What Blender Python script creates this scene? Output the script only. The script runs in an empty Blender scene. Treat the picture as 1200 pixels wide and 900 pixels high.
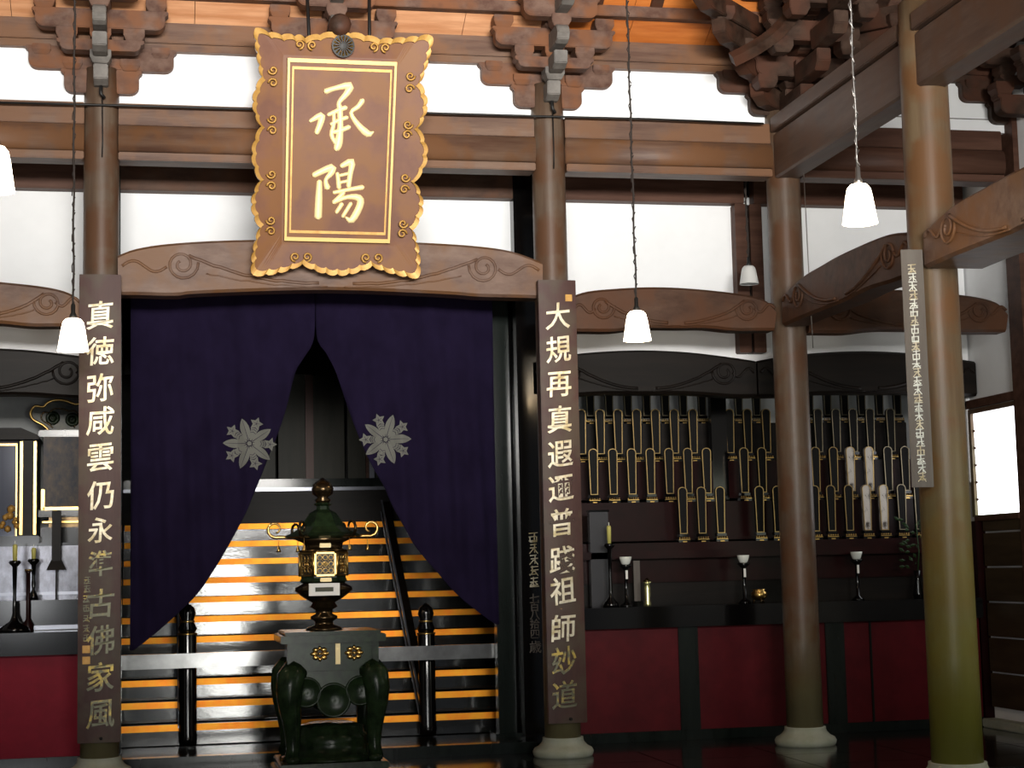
import bpy, bmesh, math, random
from math import sin, cos, pi, radians
from mathutils import Vector, Matrix

random.seed(7)
SC = bpy.context.scene
COL = SC.collection

# ---------------------------------------------------------------- camera
YAW, PITCH, ROLL, F = .2048, .1075, -.0227, 2000.0
CAM = Vector((.5285, -16.0, 1.7817))
_f = Vector((sin(YAW)*cos(PITCH), cos(YAW)*cos(PITCH), sin(PITCH)))
_r0 = Vector((cos(YAW), -sin(YAW), 0)); _u0 = _r0.cross(_f)
_r = cos(ROLL)*_r0 + sin(ROLL)*_u0
_u = -sin(ROLL)*_r0 + cos(ROLL)*_u0
cd = bpy.data.cameras.new('camera'); cam = bpy.data.objects.new('camera', cd); COL.objects.link(cam)
cam.matrix_world = Matrix(((_r.x, _u.x, -_f.x, CAM.x), (_r.y, _u.y, -_f.y, CAM.y), (_r.z, _u.z, -_f.z, CAM.z), (0, 0, 0, 1)))
cd.sensor_width = 36; cd.sensor_fit = 'HORIZONTAL'; cd.lens = 36*F/1200; cd.clip_end = 300
SC.camera = cam

# ---------------------------------------------------------------- world, lights, exposure
w = bpy.data.worlds.new('world'); SC.world = w; w.use_nodes = True
w.node_tree.nodes['Background'].inputs[0].default_value = (.80, .88, 1.0, 1)
w.node_tree.nodes['Background'].inputs[1].default_value = .12
SC.view_settings.view_transform = 'Standard'; SC.view_settings.look = 'None'
SC.view_settings.gamma = 1; SC.view_settings.use_curve_mapping = False
SC.view_settings.exposure = 0.0


def area(name, loc, target, sx, sy, power, color, spread=180):
    l = bpy.data.lights.new(name, 'AREA'); l.shape = 'RECTANGLE'; l.size = sx; l.size_y = sy
    l.energy = power; l.color = color; l.spread = radians(spread)
    o = bpy.data.objects.new(name, l); COL.objects.link(o); o.location = loc
    o.rotation_euler = (Vector(target)-Vector(loc)).to_track_quat('-Z', 'Y').to_euler()
    return o


# daylight through the open front doorway of the hall, behind the camera
area('doorway_daylight', (2.35, -18.5, 1.1), (2.3, 0, 1.3), 1.7, 2.2, 260, (1, 1, .94))
area('side_doorway_daylight', (-2.3, -18.5, 1.8), (0, 0, 1.8), 1.0, 1.7, 70, (.96, .98, 1))
# added unseen light that brightens the upper walls and fades downward
area('upper_wall_fill', (2.0, -18.5, 4.6), (3.0, 0, 8.2), 8, 1.4, 560, (1, .97, .92), 52)
# daylight from the windows further along the right side wall
area('side_window_daylight', (9.0, -4.6, 2.4), (6.2, -1.5, 1.6), 3.5, 1.4, 28, (.95, 1, .8))


# ---------------------------------------------------------------- measuring helpers (points on known planes of the hall)
def ray(px, py): return _f + (px-600)/F*_r + (450-py)/F*_u
def atY(px, py, Y):
    d = ray(px, py); return CAM + d*((Y-CAM.y)/d.y)
def atX(px, py, X):
    d = ray(px, py); return CAM + d*((X-CAM.x)/d.x)
def zY(px, py, Y): return atY(px, py, Y).z
def xY(px, py, Y): return atY(px, py, Y).x


# ---------------------------------------------------------------- materials
MATS = {}
def mat(name, color, rough=.6, metal=0, c2=None, scale=(6, 6, 6), spec=.5, bump=0, emit=None, estr=0, detail=5, ramp=(.35, .65), c3=None, coat=0):
    if name in MATS: return MATS[name]
    m = bpy.data.materials.new(name); m.use_nodes = True; nt = m.node_tree; b = nt.nodes['Principled BSDF']
    b.inputs['Base Color'].default_value = (*color, 1); b.inputs['Roughness'].default_value = rough
    b.inputs['Metallic'].default_value = metal; b.inputs['Specular IOR Level'].default_value = spec if spec != .5 or rough < .35 or metal > .3 else .3
    b.inputs['Coat Weight'].default_value = coat; b.inputs['Coat Roughness'].default_value = .12
    if c2 is not None:
        tc = nt.nodes.new('ShaderNodeTexCoord'); mp = nt.nodes.new('ShaderNodeMapping'); mp.inputs['Scale'].default_value = scale
        nt.links.new(tc.outputs['Object'], mp.inputs[0])
        n = nt.nodes.new('ShaderNodeTexNoise'); n.inputs['Scale'].default_value = 1; n.inputs['Detail'].default_value = detail; n.inputs['Roughness'].default_value = .65
        nt.links.new(mp.outputs[0], n.inputs['Vector'])
        r = nt.nodes.new('ShaderNodeValToRGB'); r.color_ramp.elements[0].position = ramp[0]; r.color_ramp.elements[1].position = ramp[1]
        r.color_ramp.elements[0].color = (*color, 1); r.color_ramp.elements[1].color = (*c2, 1)
        nt.links.new(n.outputs['Fac'], r.inputs[0]); out = r.outputs[0]
        if c3 is not None:
            n2 = nt.nodes.new('ShaderNodeTexNoise'); n2.inputs['Scale'].default_value = 3.2; n2.inputs['Detail'].default_value = 3
            nt.links.new(tc.outputs['Object'], n2.inputs['Vector'])
            r2 = nt.nodes.new('ShaderNodeValToRGB'); r2.color_ramp.elements[0].position = .44; r2.color_ramp.elements[1].position = .60
            nt.links.new(n2.outputs['Fac'], r2.inputs[0])
            mx = nt.nodes.new('ShaderNodeMix'); mx.data_type = 'RGBA'; mx.inputs[7].default_value = (*c3, 1)
            nt.links.new(r2.outputs[0], mx.inputs[0]); nt.links.new(out, mx.inputs[6]); out = mx.outputs[2]
        nt.links.new(out, b.inputs['Base Color'])
        if bump:
            bp = nt.nodes.new('ShaderNodeBump'); bp.inputs['Strength'].default_value = bump; bp.inputs['Distance'].default_value = .02
            nt.links.new(n.outputs['Fac'], bp.inputs['Height']); nt.links.new(bp.outputs[0], b.inputs['Normal'])
    if emit is not None:
        b.inputs['Emission Color'].default_value = (*emit, 1); b.inputs['Emission Strength'].default_value = estr
    MATS[name] = m; return m


def column_mat(name, ca, cb, green_light, z0, z1):
    """wood with vertical grain and yellow-green garden light painted as patches rising from the foot"""
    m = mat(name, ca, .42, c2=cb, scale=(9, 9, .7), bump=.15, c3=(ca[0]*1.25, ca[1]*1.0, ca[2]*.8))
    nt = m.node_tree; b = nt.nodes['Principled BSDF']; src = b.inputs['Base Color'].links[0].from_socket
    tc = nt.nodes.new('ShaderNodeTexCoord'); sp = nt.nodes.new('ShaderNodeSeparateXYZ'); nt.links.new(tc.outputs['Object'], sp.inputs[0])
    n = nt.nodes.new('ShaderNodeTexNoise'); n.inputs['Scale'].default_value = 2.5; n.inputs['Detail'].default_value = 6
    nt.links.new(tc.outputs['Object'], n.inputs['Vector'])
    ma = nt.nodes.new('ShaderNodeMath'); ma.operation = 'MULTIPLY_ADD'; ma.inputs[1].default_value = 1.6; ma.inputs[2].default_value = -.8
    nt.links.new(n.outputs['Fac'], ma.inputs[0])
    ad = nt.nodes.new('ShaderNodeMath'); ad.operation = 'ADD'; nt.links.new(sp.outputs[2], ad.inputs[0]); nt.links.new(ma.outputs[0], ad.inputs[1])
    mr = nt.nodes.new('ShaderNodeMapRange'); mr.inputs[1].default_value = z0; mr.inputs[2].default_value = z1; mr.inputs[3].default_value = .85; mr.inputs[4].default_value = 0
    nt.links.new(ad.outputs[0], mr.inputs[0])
    mx = nt.nodes.new('ShaderNodeMix'); mx.data_type = 'RGBA'; mx.inputs[7].default_value = (*green_light, 1)  # green garden light tinted into the wood colour near the foot
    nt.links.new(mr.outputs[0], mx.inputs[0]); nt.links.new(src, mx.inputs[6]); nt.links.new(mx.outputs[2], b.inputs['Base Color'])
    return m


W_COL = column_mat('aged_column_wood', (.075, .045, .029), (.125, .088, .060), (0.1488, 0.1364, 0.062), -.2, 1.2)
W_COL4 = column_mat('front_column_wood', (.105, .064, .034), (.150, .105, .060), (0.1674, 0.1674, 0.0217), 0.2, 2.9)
W_BEAMX = mat('beam_wood_x', (.085, .041, .026), .5, c2=(.165, .098, .064), scale=(.8, 8, 9), bump=.15, c3=(0.154, 0.0715, 0.033))
W_BEAMY = mat('beam_wood_y', (0.0744, 0.0434, 0.031), .5, c2=(0.1302, 0.0837, 0.062), scale=(8, .8, 9), bump=.15, c3=(0.1054, 0.0558, 0.0341))
W_DARK = mat('brown_beam_wood', (0.0525, 0.0224, 0.014), .5, c2=(0.098, 0.0476, 0.0315), scale=(.8, 8, 9), bump=.12, spec=.15)
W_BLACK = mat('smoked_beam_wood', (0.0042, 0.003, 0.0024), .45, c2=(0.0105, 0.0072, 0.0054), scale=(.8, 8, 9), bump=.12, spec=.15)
W_CARVE = mat('carved_beam_wood', (0.1054, 0.0558, 0.0372), .5, c2=(0.1798, 0.1116, 0.0806), scale=(3, 8, 8), bump=.15, c3=(0.155, 0.0744, 0.0341))
W_CARVE_D = mat('dark_carved_beam_wood', (0.051, 0.024, 0.0144), .5, c2=(0.09, 0.048, 0.03), scale=(3, 8, 8), bump=.15, c3=(0.084, 0.036, 0.018), spec=.15)
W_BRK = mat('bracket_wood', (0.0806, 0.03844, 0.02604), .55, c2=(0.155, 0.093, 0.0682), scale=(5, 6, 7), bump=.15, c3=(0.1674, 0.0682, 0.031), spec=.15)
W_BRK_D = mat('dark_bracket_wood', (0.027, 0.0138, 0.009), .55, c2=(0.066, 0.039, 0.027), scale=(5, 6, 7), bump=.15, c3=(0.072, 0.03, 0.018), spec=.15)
W_GREY = mat('weathered_end_grain', (0.105, 0.0945, 0.084), .6, c2=(0.182, 0.1645, 0.147), scale=(7, 7, 7))
W_SOF = mat('pale_orange_ceiling_board', (.58, .25, .11), .5, c2=(.86, .46, .25), scale=(.7, 5, 9))
W_SOF2 = mat('orange_ceiling_board', (.45, .115, .02), .5, c2=(.66, .22, .05), scale=(.7, 5, 9))
PLASTER = mat('white_plaster', (.90, .91, .92), .9, c2=(.86, .87, .88), scale=(2, 2, 2))
LAC = mat('black_lacquer', (.0025, .0022, .0022), .12, spec=.45)
LAC_G = mat('green_black_lacquer', (.006, .009, .0075), .16, c2=(.011, .015, .013), scale=(8, 8, 1), spec=.3)
STEPM = mat('worn_lacquer_riser', (.004, .0045, .004), .11, c2=(.012, .013, .012), scale=(2, 2, 5), spec=1, bump=.10, coat=.6)
RED_LIT = mat('crimson_panel_lit', (.21, .003, .016), .5, c2=(.26, .005, .022), scale=(3, 3, 3), spec=.15)  # altar red as lit on the left side
RED_SHADED = mat('crimson_panel_shaded', (.07, .003, .006), .45, c2=(.10, .005, .009), scale=(3, 3, 3), spec=.15)  # same altar red with the right side's shade put into the colour
REDD = mat('dark_red_lacquer', (.010, .0018, .0018), .3, c2=(.018, .003, .003), scale=(3, 3, 3), spec=.15)
NOSE = mat('orange_gilt_nosing', (1.0, .27, .0), .42, .45, c2=(1.0, .42, .01), scale=(5, 5, 5))
GOLD = mat('gold_leaf', (.85, .48, .12), .32, .85, c2=(.95, .62, .2), scale=(9, 9, 9))
GOLDL = mat('bright_gold_line', (.62, .40, .12), .4, .1)
GOLDP = mat('gold_paint', (.50, .28, .07), .4, .2, c2=(.38, .19, .035), scale=(12, 12, 12))
GOLDW = mat('pale_gold_stroke', (.98, .78, .40), .4, .05)
GOLDB = mat('brass_fitting', (.62, .40, .13), .28, 1)
SILV = mat('faded_gilt_stroke', (.66, .60, .46), .4, .25, c2=(.42, .34, .18), scale=(9, 9, 9), ramp=(.45, .62))
SILVD = mat('worn_gilt_stroke', (.13, .125, .08), .4, .3, c2=(.50, .36, .08), scale=(9, 9, 9), ramp=(.5, .64))
BOARD = mat('reddish_lacquered_board', (0.044, 0.0144, 0.0112), .5, c2=(0.068, 0.0288, 0.0224), scale=(6, 6, .8), spec=.3, c3=(0.068, 0.044, 0.0288))
PLQ = mat('plaque_wood', (.13, .042, .016), .5, c2=(.18, .066, .026), scale=(3, 3, 3), c3=(.19, .070, .012))
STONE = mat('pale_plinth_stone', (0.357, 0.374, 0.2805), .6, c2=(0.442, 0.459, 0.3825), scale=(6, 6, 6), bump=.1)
BRONZE = mat('green_bronze', (.006, .011, .005), .22, 0, c2=(.016, .030, .012), scale=(10, 10, 10), spec=.14)
BRONZEB = mat('brown_bronze', (.05, .032, .014), .22, .9, c2=(.09, .06, .03), scale=(10, 10, 10))
CLOTH = mat('indigo_curtain_cloth', (.007, .0042, .016), .95, c2=(.011, .007, .025), scale=(3, 3, 2), spec=.1)
CRE = mat('grey_crest_print', (.14, .14, .125), .9)
CREL = mat('crest_line_print', (.03, .025, .04), .9)
FLOORM = mat('polished_dark_floor', (0.0045, 0.00495, 0.0036), .14, c2=(0.0099, 0.009, 0.0063), scale=(2, 2, 2), spec=.6)
IRON = mat('black_iron', (.015, .014, .013), .5, .4)
CORD = mat('cord', (.03, .022, .018), .7)
CHAIN = mat('steel_chain', (.35, .33, .31), .35, .9)
SHADE = mat('lit_milk_glass', (1, .95, .85), .4, emit=(1, .86, .66), estr=9)
SHADE0 = mat('unlit_milk_glass', (.62, .62, .60), .3)
PANE = mat('bright_window_pane', (.9, .93, 1), .4, emit=(.95, .97, 1), estr=3)
WHITEP = mat('white_paper', (.85, .83, .78), .7)
PORC = mat('white_porcelain', (.78, .80, .74), .2)
PLANK = mat('brown_dado_board', (0.0385, 0.0245, 0.0126), .5, c2=(0.063, 0.042, 0.0224), scale=(6, 1, 8), spec=.15)
GLINT = mat('mottled_pale_glint', (.05, .04, .035), .5, c2=(.50, .46, .42), scale=(14, 14, 9), ramp=(.38, .5))  # pale glints on four tablets, painted as mottled silver
CANDLE = mat('yellow_candle', (.55, .50, .14), .5)
LEAF = mat('dark_green_leaf', (0.014, 0.035, 0.0084), .5)
MIRR = mat('mottled_votive_panel', (.014, .016, .026), .4, .1, c2=(.08, .055, .035), scale=(9, 9, 6), ramp=(.4, .7), spec=.2)
WORNSIL = mat('reflective_table_top', (.25, .26, .30), .22, .5)
BOARDG = mat('grey_weathered_board', (0.1, 0.0825, 0.07), .55, c2=(0.135, 0.12, 0.105), scale=(8, 8, 1))


# ---------------------------------------------------------------- mesh building
class MB:
    def __init__(s): s.v = []; s.f = []; s.sm = []
    def add(s, vs, fs, smooth=False):
        n = len(s.v); s.v += [Vector(v) for v in vs]
        for f in fs: s.f.append([i+n for i in f]); s.sm.append(smooth)
        return s
    def box(s, x0, x1, y0, y1, z0, z1):
        v = [(x, y, z) for z in (z0, z1) for y in (y0, y1) for x in (x0, x1)]
        return s.add(v, [(0, 2, 3, 1), (4, 5, 7, 6), (0, 1, 5, 4), (2, 6, 7, 3), (0, 4, 6, 2), (1, 3, 7, 5)])
    def bbox(s, x0, x1, y0, y1, z0, z1, c=.01):
        """box with chamfered edges around y axis faces (front edges)"""
        p = [(x0+c, z0), (x1-c, z0), (x1, z0+c), (x1, z1-c), (x1-c, z1), (x0+c, z1), (x0, z1-c), (x0, z0+c)]
        return s.prism([(a, b) for a, b in p], 'y', y0, y1)
    def prism(s, poly, axis, a, b, smooth=False):
        """poly in the two other axes (in xyz order), extruded from a to b"""
        def P(u, v, t): return {'x': (t, u, v), 'y': (u, t, v), 'z': (u, v, t)}[axis]
        n = len(poly); vs = [P(u, v, a) for u, v in poly]+[P(u, v, b) for u, v in poly]
        fs = [(i, (i+1) % n, n+(i+1) % n, n+i) for i in range(n)]
        fs += [tuple(range(n-1, -1, -1)), tuple(range(n, 2*n))]
        return s.add(vs, fs, smooth)
    def lathe(s, prof, c=(0, 0, 0), n=24, smooth=True, rot=0, sq=1):
        vs = []; fs = []; m = len(prof)
        for r, z in prof:
            for k in range(n):
                a = 2*pi*k/n+rot; vs.append((c[0]+r*cos(a), c[1]+r*sin(a)*sq, c[2]+z))
        for i in range(m-1):
            for k in range(n): fs.append((i*n+k, i*n+(k+1) % n, (i+1)*n+(k+1) % n, (i+1)*n+k))
        fs.append(tuple(range(n-1, -1, -1))); fs.append(tuple((m-1)*n+k for k in range(n)))
        return s.add(vs, fs, smooth)
    def tube(s, pts, r, n=8, smooth=True, flat=None):
        pts = [Vector(p) for p in pts]; vs = []; fs = []
        rr = r if isinstance(r, (list, tuple)) else [r]*len(pts)
        up = None
        for i, p in enumerate(pts):
            t = (pts[min(i+1, len(pts)-1)]-pts[max(i-1, 0)]).normalized()
            if up is None:
                up = Vector((0, 0, 1)) if abs(t.z) < .9 else Vector((0, 1, 0))
            a = t.cross(up).normalized(); b = a.cross(t).normalized(); up = b
            for k in range(n):
                an = 2*pi*k/n; vs.append(p+rr[i]*(cos(an)*a+sin(an)*b))
        for i in range(len(pts)-1):
            for k in range(n): fs.append((i*n+k, i*n+(k+1) % n, (i+1)*n+(k+1) % n, (i+1)*n+k))
        fs.append(tuple(range(n-1, -1, -1))); fs.append(tuple((len(pts)-1)*n+k for k in range(n)))
        return s.add(vs, fs, smooth)
    def ball(s, c, r, n=12, sz=1):
        m = n//2; prof = [(r*sin(pi*i/m)+1e-5, -r*cos(pi*i/m)*sz) for i in range(m+1)]
        return s.lathe(prof, c, n)
    def ringy(s, c, R, r, n=14, k=6):
        """torus whose axis is y"""
        vs = []; fs = []
        for i in range(n):
            a = 2*pi*i/n
            for j in range(k):
                b = 2*pi*j/k; q = R+r*cos(b); vs.append((c[0]+q*cos(a), c[1]+r*sin(b), c[2]+q*sin(a)))
        for i in range(n):
            for j in range(k): fs.append((i*k+j, i*k+(j+1) % k, ((i+1) % n)*k+(j+1) % k, ((i+1) % n)*k+j))
        return s.add(vs, fs, True)
    def map(s, fn): s.v = [Vector(fn(v)) for v in s.v]; return s


def wloc(o):
    p = Vector(o.location)
    while o.parent: o = o.parent; p += Vector(o.location)
    return p

def obj(name, mb, m, parent=None, bevel=0, local=False):
    """ONE mesh object.  Vertices are world coordinates unless local (then relative to the parent)."""
    me = bpy.data.meshes.new(name)
    if parent is not None: off = Vector((0, 0, 0)) if local else wloc(parent)
    else:
        xs = [v.x for v in mb.v]; ys = [v.y for v in mb.v]; zs = [v.z for v in mb.v]
        off = Vector(((min(xs)+max(xs))/2, (min(ys)+max(ys))/2, min(zs)))
    me.from_pydata([v-off for v in mb.v], [], mb.f); me.polygons.foreach_set('use_smooth', mb.sm)
    bm = bmesh.new(); bm.from_mesh(me); bmesh.ops.recalc_face_normals(bm, faces=bm.faces)
    if bevel:
        es = [e for e in bm.edges if len(e.link_faces) == 2 and e.calc_face_angle(0) > .6]
        bmesh.ops.bevel(bm, geom=es, offset=bevel, segments=2, affect='EDGES', clamp_overlap=True)
    bm.to_mesh(me); bm.free(); me.materials.append(m)
    o = bpy.data.objects.new(name, me); COL.objects.link(o)
    if parent is not None: o.parent = parent
    else: o.location = off
    return o

def tag(o, label, cat, group=None):
    o['label'] = label; o['category'] = cat
    if group: o['group'] = group
    return o

def thing(name, label, cat, loc, group=None):
    o = bpy.data.objects.new(name, None); COL.objects.link(o); o.location = loc; o.empty_display_size = .1
    return tag(o, label, cat, group)

def struct(name, mb, m, parent=None, bevel=0):
    o = obj(name, mb, m, parent, bevel)
    if parent is None: o['kind'] = 'structure'
    return o

def dup(root, loc, label=None, group=None):
    r = root.copy(); COL.objects.link(r); r.location = loc
    if label: r['label'] = label
    if group: r['group'] = group
    for ch in list(root.children):
        c = ch.copy(); COL.objects.link(c); c.parent = r
        for g in list(ch.children):
            d = g.copy(); COL.objects.link(d); d.parent = c
    return r


# ---------------------------------------------------------------- main dimensions
L = 4.266; X3 = L+2.428; X5 = 9.206; XL = -2.43
COLS = [(XL, 0), (0, 0), (L, 0), (X3, 0), (X5, 0)]
Y4 = -3.27; Y2 = 1.134
ZN = 6.178; ZT = 5.957; ZU = 6.69
RC = .165
FL0 = 0.0

# ---------------------------------------------------------------- setting
fl = MB().box(-9, 12, -19, 9, -.2, 0); fo = struct('floor', fl, FLOORM)
# pale stone slab joints of the front floor, as raised dark paving rows in view
for i in range(10):
    for j in range(3):
        x0 = -1.9+i*1.15; y0 = -2.35+j*.8
        if x0 > 9: continue
        obj('floor_slab', MB().box(x0+.006, x0+1.144, y0+.006, y0+.794, 0, .008), FLOORM, fo)
struct('ceiling', MB().box(-9, 12, -19, 9, 9.3, 9.5), W_DARK)
struct('wall_left', MB().box(-6.2, -6.0, -18, 6, 0, 9.3), PLASTER)
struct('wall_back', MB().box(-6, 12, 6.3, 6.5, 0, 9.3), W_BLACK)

# side wall on the right: window, dado boards, plinth, plaster
wr = MB().box(X5+.02, X5+.2, -16, 1.3, 0, 1.05)
WZ0 = atX(1165, 604, X5).z; WZ1 = atX(1165, 480, X5).z
wY0, wY1 = .17, 1.18
wr = MB().box(X5+.02, X5+.2, -16, wY0, 0, 9.3).box(X5+.02, X5+.2, wY1, 4.5, 0, 9.3).box(X5+.02, X5+.2, wY0, wY1, 0, WZ0).box(X5+.02, X5+.2, wY0, wY1, WZ1, 9.3)
wro = struct('wall_right', wr, PLASTER)
k = 0; z = .2
while z < WZ0-.1:
    z1 = min(z+.36, WZ0-.04)
    obj('dado_board', MB().box(X5-.03, X5+.02, -2.9, -.2, z+.01, z1), PLANK, wro, .006)
    obj('dado_board', MB().box(X5-.03, X5+.02, .16, .98, z+.01, z1), PLANK, wro, .006); z += .37
obj('window_sill', MB().box(X5-.06, X5+.1, .14, 1.1, WZ0-.05, WZ0), W_DARK, wro)
obj('stone_kerb', MB().box(X5-.14, X5+.02, -2.9, 1.0, 0, .09), STONE, wro, .01)
wi = struct('window_1', MB().box(X5+.025, X5+.045, wY0, wY1, WZ0, WZ1), PANE)
fr = MB()
for a, b in ((wY0-.04, wY0+.01), (wY1-.01, wY1+.06)): fr.box(X5-.01, X5+.06, a, b, WZ0, WZ1+.05)
fr.box(X5-.01, X5+.06, wY0, wY1, WZ1, WZ1+.05).box(X5-.01, X5+.06, wY0, wY1, WZ0, WZ0+.015)
obj('window_frame', fr, W_COL, wi)
for i in range(1, 6):
    zz = WZ0+(WZ1-WZ0)*i/6
    obj('window_peg', MB().box(X5+.012, X5+.024, wY1-.04, wY1-.01, zz-.012, zz+.012), W_DARK, wi)
    obj('window_peg', MB().box(X5+.012, X5+.024, wY0+.01, wY0+.03, zz-.012, zz+.012), W_DARK, wi)
struct('trim_1', MB().box(X5-.09, X5+.02, 1.02, 1.28, 0, WZ0-.05), REDD)
struct('trim_2', MB().box(X5-.02, X5+.02, .14, 1.28, WZ1+.06, WZ1+.15), W_DARK)

# white plaster of the second plane, bay by bay, above and below the arched beams
zb2 = zY(400, 231, Y2)          # underside of the rear tie beam
zd0, zd1 = zY(760, 466, Y2), zY(760, 412, Y2)
back = MB()
for xa, xb in ((XL, 0), (L, X3), (X3, X5)): back.box(xa, xb, Y2+.04, Y2+.12, zd1-.12, zb2+.1)
zc0 = zY(385, 345, 0)
back.box(0, L, Y2+.04, Y2+.12, zY(385, 330, Y2), zb2+.1)
struct('wall_rear', back, PLASTER)
# narrow plaster strip above the front plate, between the bracket clusters
for n_, (xa, xb) in enumerate(((XL, 0), (0, L), (L, X3), (X3, X5))):
    s_ = struct('wall_front', MB().box(xa, xb, .02, .08, ZN, ZU+.1), PLASTER)
# a board joint line low on the far right plaster
obj('joint_batten', MB().box(X3+.5, X5-.2, .012, .02, ZN+.135, ZN+.143), W_GREY, s_)
struct('wall_gable', MB().box(XL, X5, .1, .2, ZU+.2, 9.3), W_DARK)

# ---------------------------------------------------------------- columns
def plinth(x, y, root, r):
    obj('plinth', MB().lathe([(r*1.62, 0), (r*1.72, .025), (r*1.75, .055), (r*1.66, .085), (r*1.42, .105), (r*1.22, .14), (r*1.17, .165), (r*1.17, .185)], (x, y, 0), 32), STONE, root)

def column(x, y, r, top, label, m, base=True):
    t = thing('column', label, 'column', (x, y, 0), None)
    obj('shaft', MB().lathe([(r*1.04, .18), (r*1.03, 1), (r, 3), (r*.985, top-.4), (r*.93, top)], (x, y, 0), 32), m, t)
    plinth(x, y, t, r); return t
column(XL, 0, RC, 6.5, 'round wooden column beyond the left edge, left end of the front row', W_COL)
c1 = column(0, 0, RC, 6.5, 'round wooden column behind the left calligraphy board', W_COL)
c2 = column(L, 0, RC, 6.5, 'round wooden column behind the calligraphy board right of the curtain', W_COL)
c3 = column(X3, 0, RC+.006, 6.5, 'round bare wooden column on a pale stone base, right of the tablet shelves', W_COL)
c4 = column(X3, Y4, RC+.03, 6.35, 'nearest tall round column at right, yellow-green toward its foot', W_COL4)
t = thing('side_post', 'dark square post at the right edge beside the window', 'post', (X5, 0, 0))
obj('shaft', MB().bbox(X5-.04, X5+.2, -.14, .14, .12, 6.5, .02), W_DARK, t); obj('plinth', MB().box(X5-.08, X5+.24, -.19, .19, 0, .12), STONE, t, .01)
# small iron nails and hooks above the boards
for (x, pz) in ((0, 411), (L, 411)):
    pass

# ---------------------------------------------------------------- front plane beams, bay by bay
zbb = zY(500, 192, -.15)
bays = [(XL+RC, -RC+.01, 'left'), (RC-.01, L-RC+.01, 'centre'), (L+RC-.01, X3-RC+.01, 'right'), (X3+RC-.01, X5-.14, 'far right')]
names = {'left': 'left of the left calligraphy board', 'centre': 'behind the hanging plaque', 'right': 'between the calligraphy and bare columns', 'far right': 'behind the nearest column'}
def tie_profile(z0, z1, yf, yb):
    h = z1-z0; p = []
    for i in range(7):
        a = -pi/2+pi*i/6; p.append((yf+.05-.05*cos(a)*1.0, z0+h*.5+h*.5*sin(a)))
    return [(yb, z0)]+p+[(yb, z1)]
for xa, xb, key in bays:
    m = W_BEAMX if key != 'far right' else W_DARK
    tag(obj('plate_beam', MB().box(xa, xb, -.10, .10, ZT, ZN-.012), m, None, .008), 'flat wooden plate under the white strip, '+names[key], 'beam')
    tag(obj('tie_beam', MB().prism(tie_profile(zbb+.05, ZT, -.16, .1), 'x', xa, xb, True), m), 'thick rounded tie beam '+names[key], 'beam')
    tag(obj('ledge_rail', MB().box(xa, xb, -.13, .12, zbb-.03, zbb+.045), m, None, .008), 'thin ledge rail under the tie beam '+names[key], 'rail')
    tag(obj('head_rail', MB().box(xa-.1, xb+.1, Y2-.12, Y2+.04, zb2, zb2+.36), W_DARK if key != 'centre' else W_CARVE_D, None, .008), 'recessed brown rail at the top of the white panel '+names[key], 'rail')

def arch(name, pts_top, pts_bot, Y, depth, m, label, mc, Yc=None, relief=True, flip=False, scale=1):
    """carved rainbow beam: outline measured on its front face; pts are pixels or (x,z) pairs"""
    T = [(atY(px, py, Y).x, atY(px, py, Y).z) for px, py in pts_top]
    B = [(atY(px, py, Y).x, atY(px, py, Y).z) for px, py in pts_bot]
    return arch_xz(name, T, B, Y, depth, m, label, mc, relief)

def smooth_line(p, k=4):
    out = []
    for i in range(len(p)-1):
        a = p[max(i-1, 0)]; b = p[i]; c = p[i+1]; d = p[min(i+2, len(p)-1)]
        for j in range(k):
            t = j/k
            out.append(tuple(.5*((2*b[q])+(-a[q]+c[q])*t+(2*a[q]-5*b[q]+4*c[q]-d[q])*t*t+(-a[q]+3*b[q]-3*c[q]+d[q])*t**3) for q in range(len(b))))
    out.append(tuple(p[-1])); return out

def swirl(mb, cx, cz, Y, s, sgn, r=.014):
    pts = []
    for i in range(26):
        a = i*.42; R = s*(.10+.032*a)*.62
        pts.append((cx+sgn*R*cos(a+2.2), Y, cz+R*sin(a+2.2)))
    mb.tube(pts, r, 6)

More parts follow.
